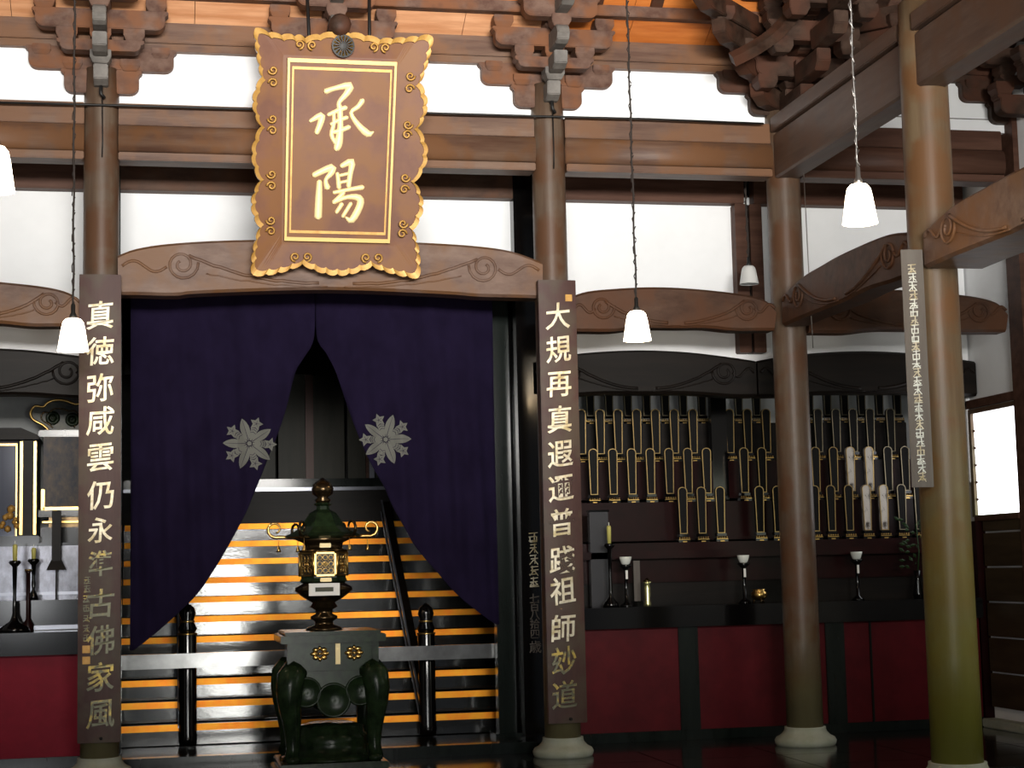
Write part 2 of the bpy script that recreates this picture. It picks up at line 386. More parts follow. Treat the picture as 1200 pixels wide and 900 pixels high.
def arch_xz(name, T, B, Y, depth, m, label, mc, relief=True, axis='y'):
    T = smooth_line(T); B = smooth_line(B)
    root = None
    P = T+B[::-1]
    # front, bevelled front edge by an inner smaller outline
    mb = MB(); n = len(P)
    cz = sum(p[1] for p in P)/n
    sh = [(p[0], p[1]+(.025 if p[1] < cz else -.025)) for p in P]
    def V(p, y): return (p[0], y, p[1]) if axis == 'y' else (y, p[0], p[1])
    sg = 1 if depth > 0 else -1
    vs = [V(p, Y) for p in sh]+[V(p, Y+.03*sg) for p in P]+[V(p, Y+depth) for p in P]
    fs = [(i, (i+1) % n, n+(i+1) % n, n+i) for i in range(n)]+[(n+i, n+(i+1) % n, 2*n+(i+1) % n, 2*n+i) for i in range(n)]
    k = len(T)
    for off in (0, 2*n):
        for i in range(k-1):
            a = i; b = i+1; 
            # quads between top and bottom lines (same count assumed)
            j0 = n-1-i; j1 = n-2-i
            fs.append((off+a, off+b, off+j1, off+j0))
    mb.add(vs, fs)
    xs = [p[0] for p in P]
    root = thing(name, label, 'beam', V(((min(xs)+max(xs))/2, min(p[1] for p in P)), Y+depth/2))
    obj('body', mb, m, root)
    if relief:
        x0, x1 = T[0][0], T[-1][0]; W = x1-x0; h = T[k//2][1]-B[k//2][1]
        for sgn, xe in ((1, x0), (-1, x1)):
            sw = MB()
            cx = xe+W*.145 if sgn > 0 else xe-W*.145
            def top(x):
                i = min(range(k), key=lambda q: abs(T[q][0]-x)); return T[i][1]
            def bot(x):
                i = min(range(k), key=lambda q: abs(B[q][0]-x)); return B[i][1]
            czz = (top(cx)+bot(cx))/2+h*.08
            swirl(sw, cx, czz, Y-.004*sg, h*1.15, sgn)
            ln = []
            for i in range(15):
                u = i/14; x = xe+sgn*W*(.01+.10*u); ln.append((x, Y-.004*sg, bot(x)+h*(.55+.10*sin(u*6.3))))
            sw.tube(ln, .015, 6)
            ln = []
            for i in range(22):
                u = i/21; x = xe+sgn*W*(.16+.30*u); zz = bot(x)+h*(.62*(1-u)**2.0+.12); ln.append((x, Y-.004*sg, min(zz, top(x)-.03)))
            sw.tube(ln, .017, 6)
            ln = []
            for i in range(22):
                u = i/21; x = xe+sgn*W*(.20+.28*u); zz = bot(x)+h*(.32*(1-u)**2.0+.05); ln.append((x, Y-.004*sg, zz))
            sw.tube(ln, .007, 6)
            if axis == 'x': sw.map(lambda v: (v.y, v.x, v.z))
            obj('carved_swirl', sw, mc, root)
    return root

LBL = 'carved arched beam over the curtained doorway, under the plaque'
arch('arched_beam', [(138, 299), (160, 291), (200, 285), (270, 281), (385, 280), (500, 284), (560, 288), (600, 294), (636, 307)],
     [(138, 345), (160, 345), (205, 346), (240, 343), (385, 339), (520, 344), (560, 347), (600, 348), (636, 349)], -.12, .24, W_CARVE, LBL, W_CARVE)
TR = [(670, 347), (690, 341), (720, 338), (760, 336), (800, 337), (845, 341), (880, 346), (900, 353), (910, 364)]
BR = [(670, 388), (690, 388), (720, 388), (755, 384), (800, 384), (830, 384), (860, 387), (890, 387), (908, 387)]
arch('arched_beam', TR, BR, -.11, .22, W_CARVE_D, 'carved arched beam behind the lit middle lamp, above the tablets', W_CARVE_D)
d = [(atY(x, y, -.11).x, atY(x, y, -.11).z) for x, y in TR]; e = [(atY(x, y, -.11).x, atY(x, y, -.11).z) for x, y in BR]
arch_xz('arched_beam', [(x-(L+0)+XL+0, z) for x, z in d], [(x-L+XL, z) for x, z in e], -.11, .22, W_CARVE, 'carved arched beam at the left edge behind the left lamp', W_CARVE)
arch_xz('arched_beam', [(X3+(x-L)*1.03, z) for x, z in d], [(X3+(x-L)*1.03, z) for x, z in e], -.11, .22, W_CARVE_D, 'carved arched beam crossing behind the nearest column to the side post', W_CARVE_D)
# rear dark arched beams over the altars
dt = [(L+.02, -.06), (L+.25, -.02), (L+.7, .03), (L+1.2, .05), (L+1.7, .03), (L+2.15, -.02), (L+2.43, -.06)]
for off, lab in ((0, 'nearly black arched beam directly above the tablet rows, left of the bare column'), (X3-L, 'nearly black arched beam above the tablet rows, right of the bare column'), (XL-L, 'nearly black arched beam above the left altar')):
    sc = 1.0 if off != X3-L else (X5-X3)/2.43
    arch_xz('lintel_beam', [(L+off+(x-L)*sc, zd1-.05+z) for x, z in dt], [(L+off+(x-L)*sc, zd0+(.03 if 1 < i < 5 else 0)) for i, (x, z) in enumerate(dt)], Y2-.13, .24, W_BLACK, lab, W_BLACK)
# short struts of the second plane
for x, lab in ((X3-.01, 'short brown strut behind the small unlit lamp'),):
    t = thing('strut', lab, 'post', (x, Y2, zd1))
    obj('left_half', MB().bbox(x-.15, x-.015, Y2-.1, Y2+.04, zd1-.02, zb2, .012), W_DARK, t)
    obj('right_half', MB().bbox(x+.015, x+.15, Y2-.1, Y2+.04, zd1-.02, zb2, .012), W_DARK, t)
    obj('groove', MB().box(x-.015, x+.015, Y2-.06, Y2+.04, zd1-.02, zb2), W_BLACK, t)

# second plane posts flanking the doorway
pl = thing('door_post', 'black square post just right of the left calligraphy board', 'post', (0, Y2, 0))
obj('shaft', MB().bbox(-.15, .15, Y2-.13, Y2+.13, .0, zb2+.34, .02), LAC_G, pl)
obj('edge_strip', MB().box(.14, .165, Y2-.12, Y2+.12, .1, zY(150, 345, Y2)), LAC_G, pl)
pr = thing('door_post', 'black square post with faded vertical white lettering, right of the curtain', 'post', (L+.02, Y2, 0))
obj('shaft', MB().bbox(L-.15, L+.15, Y2-.13, Y2+.13, .0, zb2+.34, .02), LAC, pr)

# ---------------------------------------------------------------- bracket clusters
def arm_profile(h0, hw, z0, z1):
    """bracket arm with rounded lower corners, half length hw"""
    r = min((z1-z0)*.6, .085); p = []
    for i in range(6):
        a = i/5*pi/2; p.append((hw-r+r*sin(a), z0+r*.9*(1-cos(a))))
    pts = [(-x, z) for x, z in p[::-1]]+p
    pts += [(hw, z1-.045), (hw+.03, z1-.03), (hw+.03, z1), (-hw-.03, z1), (-hw-.03, z1-.03), (-hw, z1-.045)]
    return pts

def block(cx, cy, z0, w=.2, h=.12):
    mb = MB(); a = w/2*.7; b = w/2
    vs = []
    for r, z in ((a, z0), (b, z0+h*.45), (b, z0+h)):
        vs += [(cx-r, cy-r, z), (cx+r, cy-r, z), (cx+r, cy+r, z), (cx-r, cy+r, z)]
    fs = [(3, 2, 1, 0), (8, 9, 10, 11)]
    for q in (0, 4):
        for i in range(4): fs.append((q+i, q+(i+1) % 4, q+4+(i+1) % 4, q+4+i))
    return mb.add(vs, fs)

def nose(x, y0, y1, z0, z1, w=.1):
    """forward pointing curled nose (axis -y)"""
    h = z1-z0; p = [(y0, z0), (y1+.10, z0), (y1+.03, z0+h*.15), (y1, z0+h*.45), (y1+.02, z0+h*.8), (y1+.07, z1), (y0, z1)]
    return MB().prism(p, 'x', x-w/2, x+w/2)

def cluster(x, label, m, mg, full=True, lo=True, y=0, side=False):
    t = thing('bracket_cluster', label, 'bracket', (x, y, ZN))
    T = .15
    A = lambda hw, yy, z0, z1: MB().prism([(x+a, b) for a, b in arm_profile(0, hw, z0, z1)], 'y', yy-T/2, yy+T/2)
    z1, z2, z3, z4, z5 = 6.262, 6.485, 6.70, 6.93, 7.16
    if lo:
        obj('bracket_arm', A(.34, y, z1, z2), m, t, .008)
        obj('bracket_arm', A(.66, y, z2, z3), m, t, .008)
    # forward arms
    if lo:
        for (ya, za, zb) in ((-.34, z1, z2-.02), (-.66, z2, z3-.03)):
            h = zb-za
            obj('forward_arm', MB().prism([(y, za+.03), (y+ya+.12, za+.03), (y+ya+.02, za+h*.35), (y+ya, zb), (y, zb)], 'x', x-.065, x+.065), mg, t, .008)
        for dx in (-.26, .26): obj('bearing_block', block(x+dx, y-.02, z2-.005, .18, .11), m, t, .006)
        obj('bearing_block', block(x, y-.30, z2-.02, .19, .12), mg, t, .006)
        obj('bracket_arm', A(.36, y-.31, z2+.09, z3-.02), m, t, .008)
        for dx in (-.30, 0, .30): obj('bearing_block', block(x+dx, y-.31, z3-.03, .19, .12), m, t, .006)
        for dx in (-.54, .54): obj('bearing_block', block(x+dx, y-.02, z3-.09, .17, .10), m, t, .006)
    obj('bracket_arm', A(.58, y-.33, z3+.08, z4+.03), m, t, .008)
    obj('forward_arm', nose(x, y, y-.78, z3+.02, z4-.03, .12), mg, t, .008)
    obj('bearing_block', block(x, y-.62, z4-.04, .19, .12), m, t, .006)
    obj('bracket_arm', A(.36, y-.62, z4+.05, z5+.02), m, t, .008)
    for dx in (-.3, 0, .3): obj('bearing_block', block(x+dx, y-.62, z5+.0, .19, .12), m, t, .006)
    obj('forward_arm', nose(x, y, y-1.05, z4+.08, z5+.06, .12), mg, t, .008)
    obj('bracket_arm', A(.62, y-.62, z5+.11, z5+.34), m, t, .008)
    obj('forward_arm', nose(x, y, y-1.25, z5+.12, z5+.36, .12), mg, t, .008)
    for dx in (-.5, 0, .5): obj('bearing_block', block(x+dx, y-.33, z4+.02, .19, .12), m, t, .006)
    return t
cluster(0, 'stepped wooden bracket cluster on top of the left calligraphy column', W_BRK, W_GREY)
cluster(L, 'stepped wooden bracket cluster on the column right of the plaque', W_BRK, W_GREY)
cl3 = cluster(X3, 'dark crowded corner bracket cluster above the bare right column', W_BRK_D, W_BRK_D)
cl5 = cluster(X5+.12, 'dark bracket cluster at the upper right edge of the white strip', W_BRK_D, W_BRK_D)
cluster(L/2, 'partly seen bracket cluster directly above the plaque', W_BRK, W_GREY, lo=False)
# corner cluster: arms running toward the viewer over the depth beam, and diagonal arms
for dy, z0 in ((-.5, 6.2), (-.95, 6.42), (-1.4, 6.64), (-1.85, 6.86)):
    h = .2
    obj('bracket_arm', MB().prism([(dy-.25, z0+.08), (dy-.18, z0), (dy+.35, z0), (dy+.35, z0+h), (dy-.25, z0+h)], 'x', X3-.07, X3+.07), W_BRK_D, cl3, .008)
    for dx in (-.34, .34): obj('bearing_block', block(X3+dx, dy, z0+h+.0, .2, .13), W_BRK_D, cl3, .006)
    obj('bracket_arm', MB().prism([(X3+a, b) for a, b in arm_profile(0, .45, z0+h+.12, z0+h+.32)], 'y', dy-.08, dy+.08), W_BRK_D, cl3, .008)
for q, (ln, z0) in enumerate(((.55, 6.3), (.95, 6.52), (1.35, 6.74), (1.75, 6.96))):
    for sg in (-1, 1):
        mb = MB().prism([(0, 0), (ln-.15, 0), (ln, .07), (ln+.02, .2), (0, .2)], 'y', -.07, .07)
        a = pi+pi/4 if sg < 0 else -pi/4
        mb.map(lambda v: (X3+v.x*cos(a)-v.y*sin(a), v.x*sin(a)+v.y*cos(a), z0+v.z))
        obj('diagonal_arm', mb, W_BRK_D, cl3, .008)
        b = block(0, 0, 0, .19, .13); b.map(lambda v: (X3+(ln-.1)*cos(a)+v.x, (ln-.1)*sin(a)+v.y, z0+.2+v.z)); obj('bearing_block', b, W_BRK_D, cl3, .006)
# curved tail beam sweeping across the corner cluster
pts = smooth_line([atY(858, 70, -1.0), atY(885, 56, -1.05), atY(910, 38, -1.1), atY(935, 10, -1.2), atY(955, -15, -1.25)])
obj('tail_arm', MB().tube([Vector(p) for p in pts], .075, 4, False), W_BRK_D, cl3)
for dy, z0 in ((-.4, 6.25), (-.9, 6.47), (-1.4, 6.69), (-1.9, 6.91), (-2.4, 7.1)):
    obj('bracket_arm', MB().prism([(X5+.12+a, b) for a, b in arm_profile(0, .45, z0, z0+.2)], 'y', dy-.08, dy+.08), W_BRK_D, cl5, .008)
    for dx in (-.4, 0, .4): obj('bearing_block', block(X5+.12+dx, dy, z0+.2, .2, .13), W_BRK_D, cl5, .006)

# long purlins and the orange boards between them
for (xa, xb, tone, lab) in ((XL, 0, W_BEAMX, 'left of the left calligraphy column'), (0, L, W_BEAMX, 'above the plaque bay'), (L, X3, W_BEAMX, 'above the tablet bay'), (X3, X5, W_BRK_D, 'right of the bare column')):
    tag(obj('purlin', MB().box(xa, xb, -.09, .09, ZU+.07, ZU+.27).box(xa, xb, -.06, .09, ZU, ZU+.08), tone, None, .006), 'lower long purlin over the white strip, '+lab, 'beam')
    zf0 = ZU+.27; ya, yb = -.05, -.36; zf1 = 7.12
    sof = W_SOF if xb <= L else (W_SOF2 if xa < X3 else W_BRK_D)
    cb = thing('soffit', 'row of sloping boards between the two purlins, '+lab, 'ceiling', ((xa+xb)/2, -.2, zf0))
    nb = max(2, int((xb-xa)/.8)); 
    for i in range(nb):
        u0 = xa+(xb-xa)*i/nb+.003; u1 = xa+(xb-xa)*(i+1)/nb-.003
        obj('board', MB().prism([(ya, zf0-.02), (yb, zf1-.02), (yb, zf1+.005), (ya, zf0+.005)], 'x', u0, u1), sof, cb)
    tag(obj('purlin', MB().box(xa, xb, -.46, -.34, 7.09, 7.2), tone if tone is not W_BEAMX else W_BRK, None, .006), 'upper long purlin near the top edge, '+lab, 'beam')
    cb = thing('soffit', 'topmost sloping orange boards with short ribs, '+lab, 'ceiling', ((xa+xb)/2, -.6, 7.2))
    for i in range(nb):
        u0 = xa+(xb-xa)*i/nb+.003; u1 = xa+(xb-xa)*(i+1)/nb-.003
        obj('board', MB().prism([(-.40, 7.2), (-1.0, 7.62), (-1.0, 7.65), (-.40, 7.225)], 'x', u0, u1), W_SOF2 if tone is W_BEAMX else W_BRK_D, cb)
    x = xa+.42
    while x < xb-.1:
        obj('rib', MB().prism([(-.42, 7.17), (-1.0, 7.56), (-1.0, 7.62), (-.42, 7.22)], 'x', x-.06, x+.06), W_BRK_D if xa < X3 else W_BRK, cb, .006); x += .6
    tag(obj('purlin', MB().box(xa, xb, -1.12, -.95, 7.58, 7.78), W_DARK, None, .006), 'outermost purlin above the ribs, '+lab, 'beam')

# black cable stretched along the white strip
cb = MB().tube([atY(x, y-1.5, -.20) for x, y in ((-30, 121), (100, 124), (300, 129.5), (500, 134), (640, 138), (760, 141), (895, 146.5))], .011, 6)
tag(obj('cable', cb, IRON), 'thin black cable stretched along the bottom of the white strip', 'cable')
for x, py in ((0, 108), (L, 118)):
    hk = thing('iron_hook', 'small iron hook with hanging wire high on the column above the ' + ('left' if x == 0 else 'right') + ' calligraphy board', 'hook', (x, -.2, ZN))
    obj('hook', MB().tube([(x, -.15, ZN+.12), (x, -.23, ZN+.10), (x, -.24, ZN+.03), (x+.03, -.21, ZN)], .018, 6), IRON, hk)
    obj('wire', MB().tube([(x+.01, -.2, ZN+.02), (x+.015, -.19, ZN-.4), (x+.01, -.185, ZN-.55)], .006, 5), IRON, hk)

# ---------------------------------------------------------------- depth beams from the bare column toward the viewer
zdb = 5.60
dbx0, dbx1 = X3-.13, X3+.12
tag(obj('depth_beam', MB().bbox(dbx0, dbx1, Y4+.15, -.12, zdb, zdb+.46, .02), W_BEAMY, None), 'straight beam running from the bare column up to the nearest column', 'beam')
tag(obj('depth_beam', MB().bbox(dbx0, dbx1, -7.2, Y4-.14, zdb, zdb+.46, .02), W_BEAMY, None), 'straight beam running from the nearest column out of the upper right corner', 'beam')
tag(obj('depth_plate', MB().box(dbx0-.03, dbx1+.03, -7.2, Y4-.14, zdb+.47, zdb+.62), W_BEAMY, None, .008), 'flat plate on top of the upper right corner beam', 'beam')
tag(obj('depth_plate', MB().box(dbx0-.03, dbx1+.03, Y4+.15, -.12, zdb+.47, zdb+.62), W_BEAMY, None, .008), 'flat plate on top of the beam between the bare and nearest columns', 'beam')
XA = X3-.15
def xpts(l): return [(atX(px, py, XA).y, atX(px, py, XA).z) for px, py in l]
ta = xpts([(916, 346), (937, 325), (960, 311), (981, 299), (1016, 283), (1042, 274), (1066, 272)])
ba = xpts([(917, 382), (937, 373), (960, 364), (985, 354), (1016, 339), (1042, 331), (1066, 322)])
arch_xz('arched_beam', ta[::-1], ba[::-1], XA, .26, W_CARVE_D, 'carved arched beam sloping from the bare column up to the nearest column', W_CARVE_D, True, 'x')
tb = [(y+Y4+.02, z) for y, z in ta]; bb = [(y+Y4+.02, z) for y, z in ba]
arch_xz('arched_beam', tb[::-1], bb[::-1], XA-.02, .50, W_CARVE, 'carved arched beam leaving the nearest column toward the right edge', W_CARVE, True, 'x')

# ---------------------------------------------------------------- lettering helpers
def glyph_mesh(ch, size, ext, off=0.0):
    c = bpy.data.curves.new('txt', 'FONT'); c.body = ch; c.size = size; c.extrude = ext; c.offset = off
    c.align_x = 'CENTER'; c.align_y = 'CENTER'; c.resolution_u = 3
    o = bpy.data.objects.new('txt', c); COL.objects.link(o)
    dg = bpy.context.evaluated_depsgraph_get(); me = bpy.data.meshes.new_from_object(o.evaluated_get(dg))
    vs = [v.co.copy() for v in me.vertices]; fs = [tuple(p.vertices) for p in me.polygons]
    bpy.data.objects.remove(o); bpy.data.curves.remove(c); bpy.data.meshes.remove(me)
    xs = [v.x for v in vs]; ys = [v.y for v in vs]; cx = (min(xs)+max(xs))/2; cy = (min(ys)+max(ys))/2
    return [Vector((v.x-cx, v.y-cy, v.z)) for v in vs], fs

def scribble(size, rnd):
    """small worn brush marks of one illegible character"""
    mb = MB()
    def st(a, b, w):
        a = Vector((*a, 0))*size; b = Vector((*b, 0))*size; t = (b-a).normalized(); n = Vector((-t.y, t.x, 0))*w*size
        mb.add([a-n, a+n, b+n*.7, b-n*.7, a-n+Vector((0, 0, .004)), a+n+Vector((0, 0, .004)), b+n*.7+Vector((0, 0, .004)), b-n*.7+Vector((0, 0, .004))],
               [(0, 1, 2, 3), (4, 5, 6, 7), (0, 1, 5, 4), (1, 2, 6, 5), (2, 3, 7, 6), (3, 0, 4, 7)])
    for k in range(rnd.randint(2, 3)):
        y = .38-.32*k+rnd.uniform(-.05, .05); st((-rnd.uniform(.25, .42), y-.03), (rnd.uniform(.25, .42), y+.03), .045)
    x = rnd.uniform(-.15, .15); st((x, .45), (x+rnd.uniform(-.05, .05), -.35), .05)
    q = rnd.randint(0, 2)
    if q == 0: st((0, 0), (-.38, -.42), .045); st((.05, 0), (.38, -.42), .05)
    elif q == 1: st((-.3, .1), (-.3, -.4), .05); st((.3, .1), (.3, -.4), .05); st((-.3, -.38), (.3, -.36), .045)
    else: st((-.4, -.4), (.42, -.38), .05); st((-.1, -.05), (-.35, -.25), .045); st((.1, -.05), (.35, -.25), .045)
    return mb.v, mb.f

def big_board(x, label, chars, py_list, pxc, seals, marks):
    yb = -RC-.035
    zt = 4.524; zb = .33; hw = .185
    t = thing('calligraphy_board', label, 'board', (x, yb, zb))
    def ysurf(u): return yb-.045+ .30*u*u   # gently wrapped face
    prof = [(x+u, ysurf(u)) for u in [hw*(i/8-1) for i in range(17)]]
    poly = prof+[(x+hw, yb+.045), (x-hw, yb+.045)]
    obj('panel', MB().prism(poly, 'z', zb, zt), BOARD, t, .004)
    for i, (ch, py) in enumerate(zip(chars, py_list)):
        p = atY(pxc[0]+(pxc[1]-pxc[0])*(py-py_list[0])/(py_list[-1]-py_list[0]), py, yb-.06)
        vs, fs = glyph_mesh(ch, .272 if i not in (6, 7) or x > 1 else .24, .006, .003)
        rot = random.uniform(-.06, .02)
        mb = MB(); out = []
        for v in vs:
            u = v.x*cos(rot)-v.y*sin(rot); q = v.x*sin(rot)+v.y*cos(rot)+.12*v.x
            u *= .93; X = p.x-x+u; out.append((x+X, ysurf(X)-.003-v.z-.005, p.z+q*1.0))
        mb.add(out, fs); obj('character', mb, SILV if (i < 7 or (x > 1 and i < 10)) else SILVD, t)
    rnd = random.Random(3)
    for (mx, my) in marks:
        p = atY(mx, my, yb-.06); vs, fs = scribble(.07, rnd)
        obj('character', MB().add([(p.x+v.x, ysurf(p.x-x)-.004-v.z, p.z+v.y) for v in vs], fs), SILVD, t)
    for (sx, sy) in seals:
        p = atY(sx, sy, yb-.05); s = .033
        obj('seal', MB().box(p.x-s, p.x+s, ysurf(p.x-x)-.006, ysurf(p.x-x)+.01, p.z-s, p.z+s), GOLDP, t)
    obj('nail', MB().tube([(x+.02, yb-.03, zb+.04), (x+.02, yb-.075, zb+.04)], .014, 8), IRON, t)
    return t
big_board(0, 'tall reddish calligraphy board on the left column, beside the left curtain edge', '真徳弥咸雲仍永準古佛家風',
          [369, 411, 454, 493, 536, 580, 621, 660, 707, 750, 793, 837], (117.5, 118), [(101, 761), (101, 774)], [(102, 680), (102, 690), (101, 702), (101, 713), (101, 725), (101, 737), (101, 748)])
big_board(L, 'tall reddish calligraphy board on the column right of the curtain', '大規再真遐邇普踐祖師玅道',
          [370, 409, 450, 491, 532, 572, 612, 656, 692, 736, 774, 814], (654, 662), [(666.5, 349)], [])

# faded white lettering on the right door post
lt = [('', y) for y in (630, 643, 656, 669, 682)]+[('七', 701), ('百', 711), ('八', 721), ('拾', 731), ('四', 743), ('歳', 758)]
rnd = random.Random(5)
for ch, py in lt:
    p = atY(625+(py-630)*.02, py, Y2-.14)
    if ch: vs, fs = glyph_mesh(ch, .105 if ch != '歳' else .13, .002, .001)
    else: vs, fs = scribble(.115, rnd)
    obj('character', MB().add([(p.x+v.x, Y2-.134-v.z, p.z+v.y) for v in vs], fs), SILV if not ch else BOARDG, pr)

# grey name board on the nearest column
g0 = atX(1069, 292, X3-.23); g1 = atX(1084, 572, X3-.23)
yc = Y4-.12
nb = thing('name_board', 'narrow grey weathered board with small faded characters on the nearest column', 'board', (X3-.2, yc, g1.z))
gz1 = atY(1070, 293, Y4-.2).z; gz0 = atY(1086, 571, Y4-.2).z
gx0 = atY(1061, 430, Y4-.2).x; gx1 = atY(1089, 430, Y4-.2).x
xs0 = atY(1072, 430, Y4-.2).x
obj('panel', MB().prism([(gx0, -Y4*-1-.21), (xs0+.10, Y4-.23), (xs0+.115, Y4-.19), (gx0+.03, Y4-.15)], 'z', gz0, gz1), BOARDG, nb, .004)
rnd = random.Random(11)
for i in range(25):
    zz = gz1-.16-(gz1-gz0-.24)*i/24; vs, fs = scribble(.085, rnd)
    xx = gx0+.085
    obj('character', MB().add([(xx+v.x, Y4-.2185-v.x*.09-v.z-.004, zz+v.y) for v in vs], fs), PORC if i % 3 else SILV, nb)

# ---------------------------------------------------------------- plaque
PT = Vector((2.2, -.78, zY(400, 35, -.78))); PB = Vector((2.2, -.30, zY(395, 322, -.30)))
pv = (PT-PB).normalized(); pu = Vector((1, 0, 0)); pn = pu.cross(pv).normalized()   # pn faces the viewer?
if pn.y > 0: pn = -pn
def onp(px, py, d=0):
    r = ray(px, py); o = PB+pn*d; k = (o-CAM).dot(pn)/r.dot(pn); return CAM+r*k
plaque = thing('plaque', 'large scalloped wooden plaque with two gold characters hanging over the doorway', 'plaque', PB)
def scal(a, b, n, amp, out):
    """bumpy edge between two cusp points"""
    pts = []; a = Vector(a); b = Vector(b); o = Vector(out)
    for i in range(n*5):
        u = i/(n*5); base = a.lerp(b, u)+o*amp*sin(pi*u); bump = abs(sin(pi*u*n))
        pts.append(base+o*(2.3*bump**.6))
    return pts
OUT = []
OUT += scal((299, 33), (345, 42), 3, -3, (0, -1))
OUT += scal((345, 43), (357, 45), 1, 1, (0, -1))
OUT += scal((357, 45), (445, 47), 5, 7, (0, -1))
OUT += scal((445, 47), (505, 42), 4, -1, (0, -1))
OUT += scal((506, 43), (491, 97), 4, 2, (1, 0))
OUT += scal((491, 97), (489, 150), 4, 9, (1, 0))
OUT += scal((489, 150), (485, 214), 4, 12, (1, 0))
OUT += scal((485, 214), (483, 270), 4, 10, (1, 0))
OUT += scal((483, 270), (490, 324), 4, 3, (1, 0))
OUT += scal((490, 325), (436, 311), 4, 2, (0, 1))
OUT += scal((436, 311), (354, 309), 6, 11, (0, 1))
OUT += scal((354, 309), (297, 322), 4, 3, (0, 1))
OUT += scal((296, 322), (305, 267), 4, 3, (-1, 0))
OUT += scal((305, 267), (305, 212), 4, 9, (-1, 0))
OUT += scal((305, 212), (306, 148), 4, 9, (-1, 0))
OUT += scal((306, 148), (307, 90), 4, 9, (-1, 0))
OUT += scal((307, 90), (299, 34), 4, 1, (-1, 0))
OP = [onp(p.x, p.y) for p in OUT]; cen = sum(OP, Vector())/len(OP)
n = len(OP)
# body: gilt rim around the edge, brown dished face
rim = MB(); face = MB()
inn = [p.lerp(cen, .045) for p in OP]
rim.add([p-pn*.07 for p in OP]+[p+pn*.03 for p in OP]+[p+pn*.02 for p in inn]+[p-pn*.07 for p in inn],
        [(i, (i+1) % n, n+(i+1) % n, n+i) for i in range(n)]+[(n+i, n+(i+1) % n, 2*n+(i+1) % n, 2*n+i) for i in range(n)]+[(2*n+i, 2*n+(i+1) % n, 3*n+(i+1) % n, 3*n+i) for i in range(n)]+[(3*n+i, 3*n+(i+1) % n, (i+1) % n, i) for i in range(n)])
obj('gilt_rim', rim, GOLDP, plaque)
pcc = [onp(337, 68), onp(465, 73), onp(456.5, 285), onp(333, 282)]
pcm = sum(pcc, Vector())/4
def loc2(p): q = p-pcm; return q.dot(pu), q.dot(pv)
hx = sum(abs(loc2(p)[0]) for p in pcc)/4+.03; hy = sum(abs(loc2(p)[1]) for p in pcc)/4+.03
mid = []; dep = []
for p in inn:
    a, b = loc2(p); k = max(abs(a)/hx, abs(b)/hy)
    m = pcm+pu*(a/k)+pv*(b/k); mid.append(m); dep.append(-.03+.14*max(abs(a)-hx, abs(b)-hy, 0))
face.add([p+pn*min(d_, .022) for p, d_ in zip(inn, dep)]+[p-pn*.03 for p in mid]+[pcm-pn*.03], [(i, (i+1) % n, n+(i+1) % n, n+i) for i in range(n)]+[(n+i, n+(i+1) % n, 2*n) for i in range(n)])
face.add([p-pn*.071 for p in inn]+[cen-pn*.071], [(i, (i+1) % n, n) for i in range(n)])
obj('face', face, PLQ, plaque)
pc = [onp(337, 68), onp(465, 73), onp(456.5, 285), onp(333, 282)]
def quadframe(c, a, b, d0, d1, m, name):
    """picture-frame ring between insets a and b"""
    cc = sum(c, Vector())/4
    def ins(k): return [p+(cc-p).normalized()*k for p in c]
    o = ins(a); i_ = ins(b); v = [p+pn*d0 for p in o]+[p+pn*d1 for p in o]+[p+pn*d1 for p in i_]+[p+pn*d0 for p in i_]
    f = []
    for q in range(3): f += [(q*4+i, q*4+(i+1) % 4, q*4+4+(i+1) % 4, q*4+4+i) for i in range(4)]
    f += [(12+i, 12+(i+1) % 4, (i+1) % 4, i) for i in range(4)]
    obj(name, MB().add(v, f), m, plaque)
quadframe(pc, 0, .042, -.04, .024, GOLDL, 'gold_border')
quadframe(pc, .085, .115, -.04, .018, GOLDP, 'gold_border')
vv = [p+pn*.008 for p in pc]+[p-pn*.05 for p in pc]
obj('center_panel', MB().add(vv, [(0, 1, 2, 3), (7, 6, 5, 4)]+[(i, (i+1) % 4, 4+(i+1) % 4, 4+i) for i in range(4)]), PLQ, plaque)
def brush(pts, name='character_stroke'):
    """raised rounded brush stroke; points in the lettering's own grid (x, y, width)"""
    pts = smooth_line(pts, 3) if len(pts) > 2 else [tuple(pts[0][q]+(pts[1][q]-pts[0][q])*i/4 for q in range(3)) for i in range(5)]
    P = [(onp(350+x/4.74, 85+y/4.74, .01), wd/4.74/2/125.0*1.25) for x, y, wd in pts]
    P = [(P[0][0]-(P[1][0]-P[0][0]).normalized()*P[0][1]*.6, P[0][1]*.45)]+P+[(P[-1][0]+(P[-1][0]-P[-2][0]).normalized()*P[-1][1]*.6, P[-1][1]*.45)]
    mb = MB(); K = 6; vs = []; fs = []
    for i, (p, r) in enumerate(P):
        t = (P[min(i+1, len(P)-1)][0]-P[max(i-1, 0)][0]).normalized(); s = t.cross(pn).normalized()
        for k in range(K+1):
            a = pi*k/K; vs.append(p+s*r*cos(a)+pn*(.022*sin(a)))
    for i in range(len(P)-1):
        for k in range(K): fs.append((i*(K+1)+k, i*(K+1)+k+1, (i+1)*(K+1)+k+1, (i+1)*(K+1)+k))
    fs.append(tuple(range(K+1))); fs.append(tuple((len(P)-1)*(K+1)+k for k in range(K+1)))
    mb.add(vs, fs, True); obj(name, mb, GOLDW, plaque)
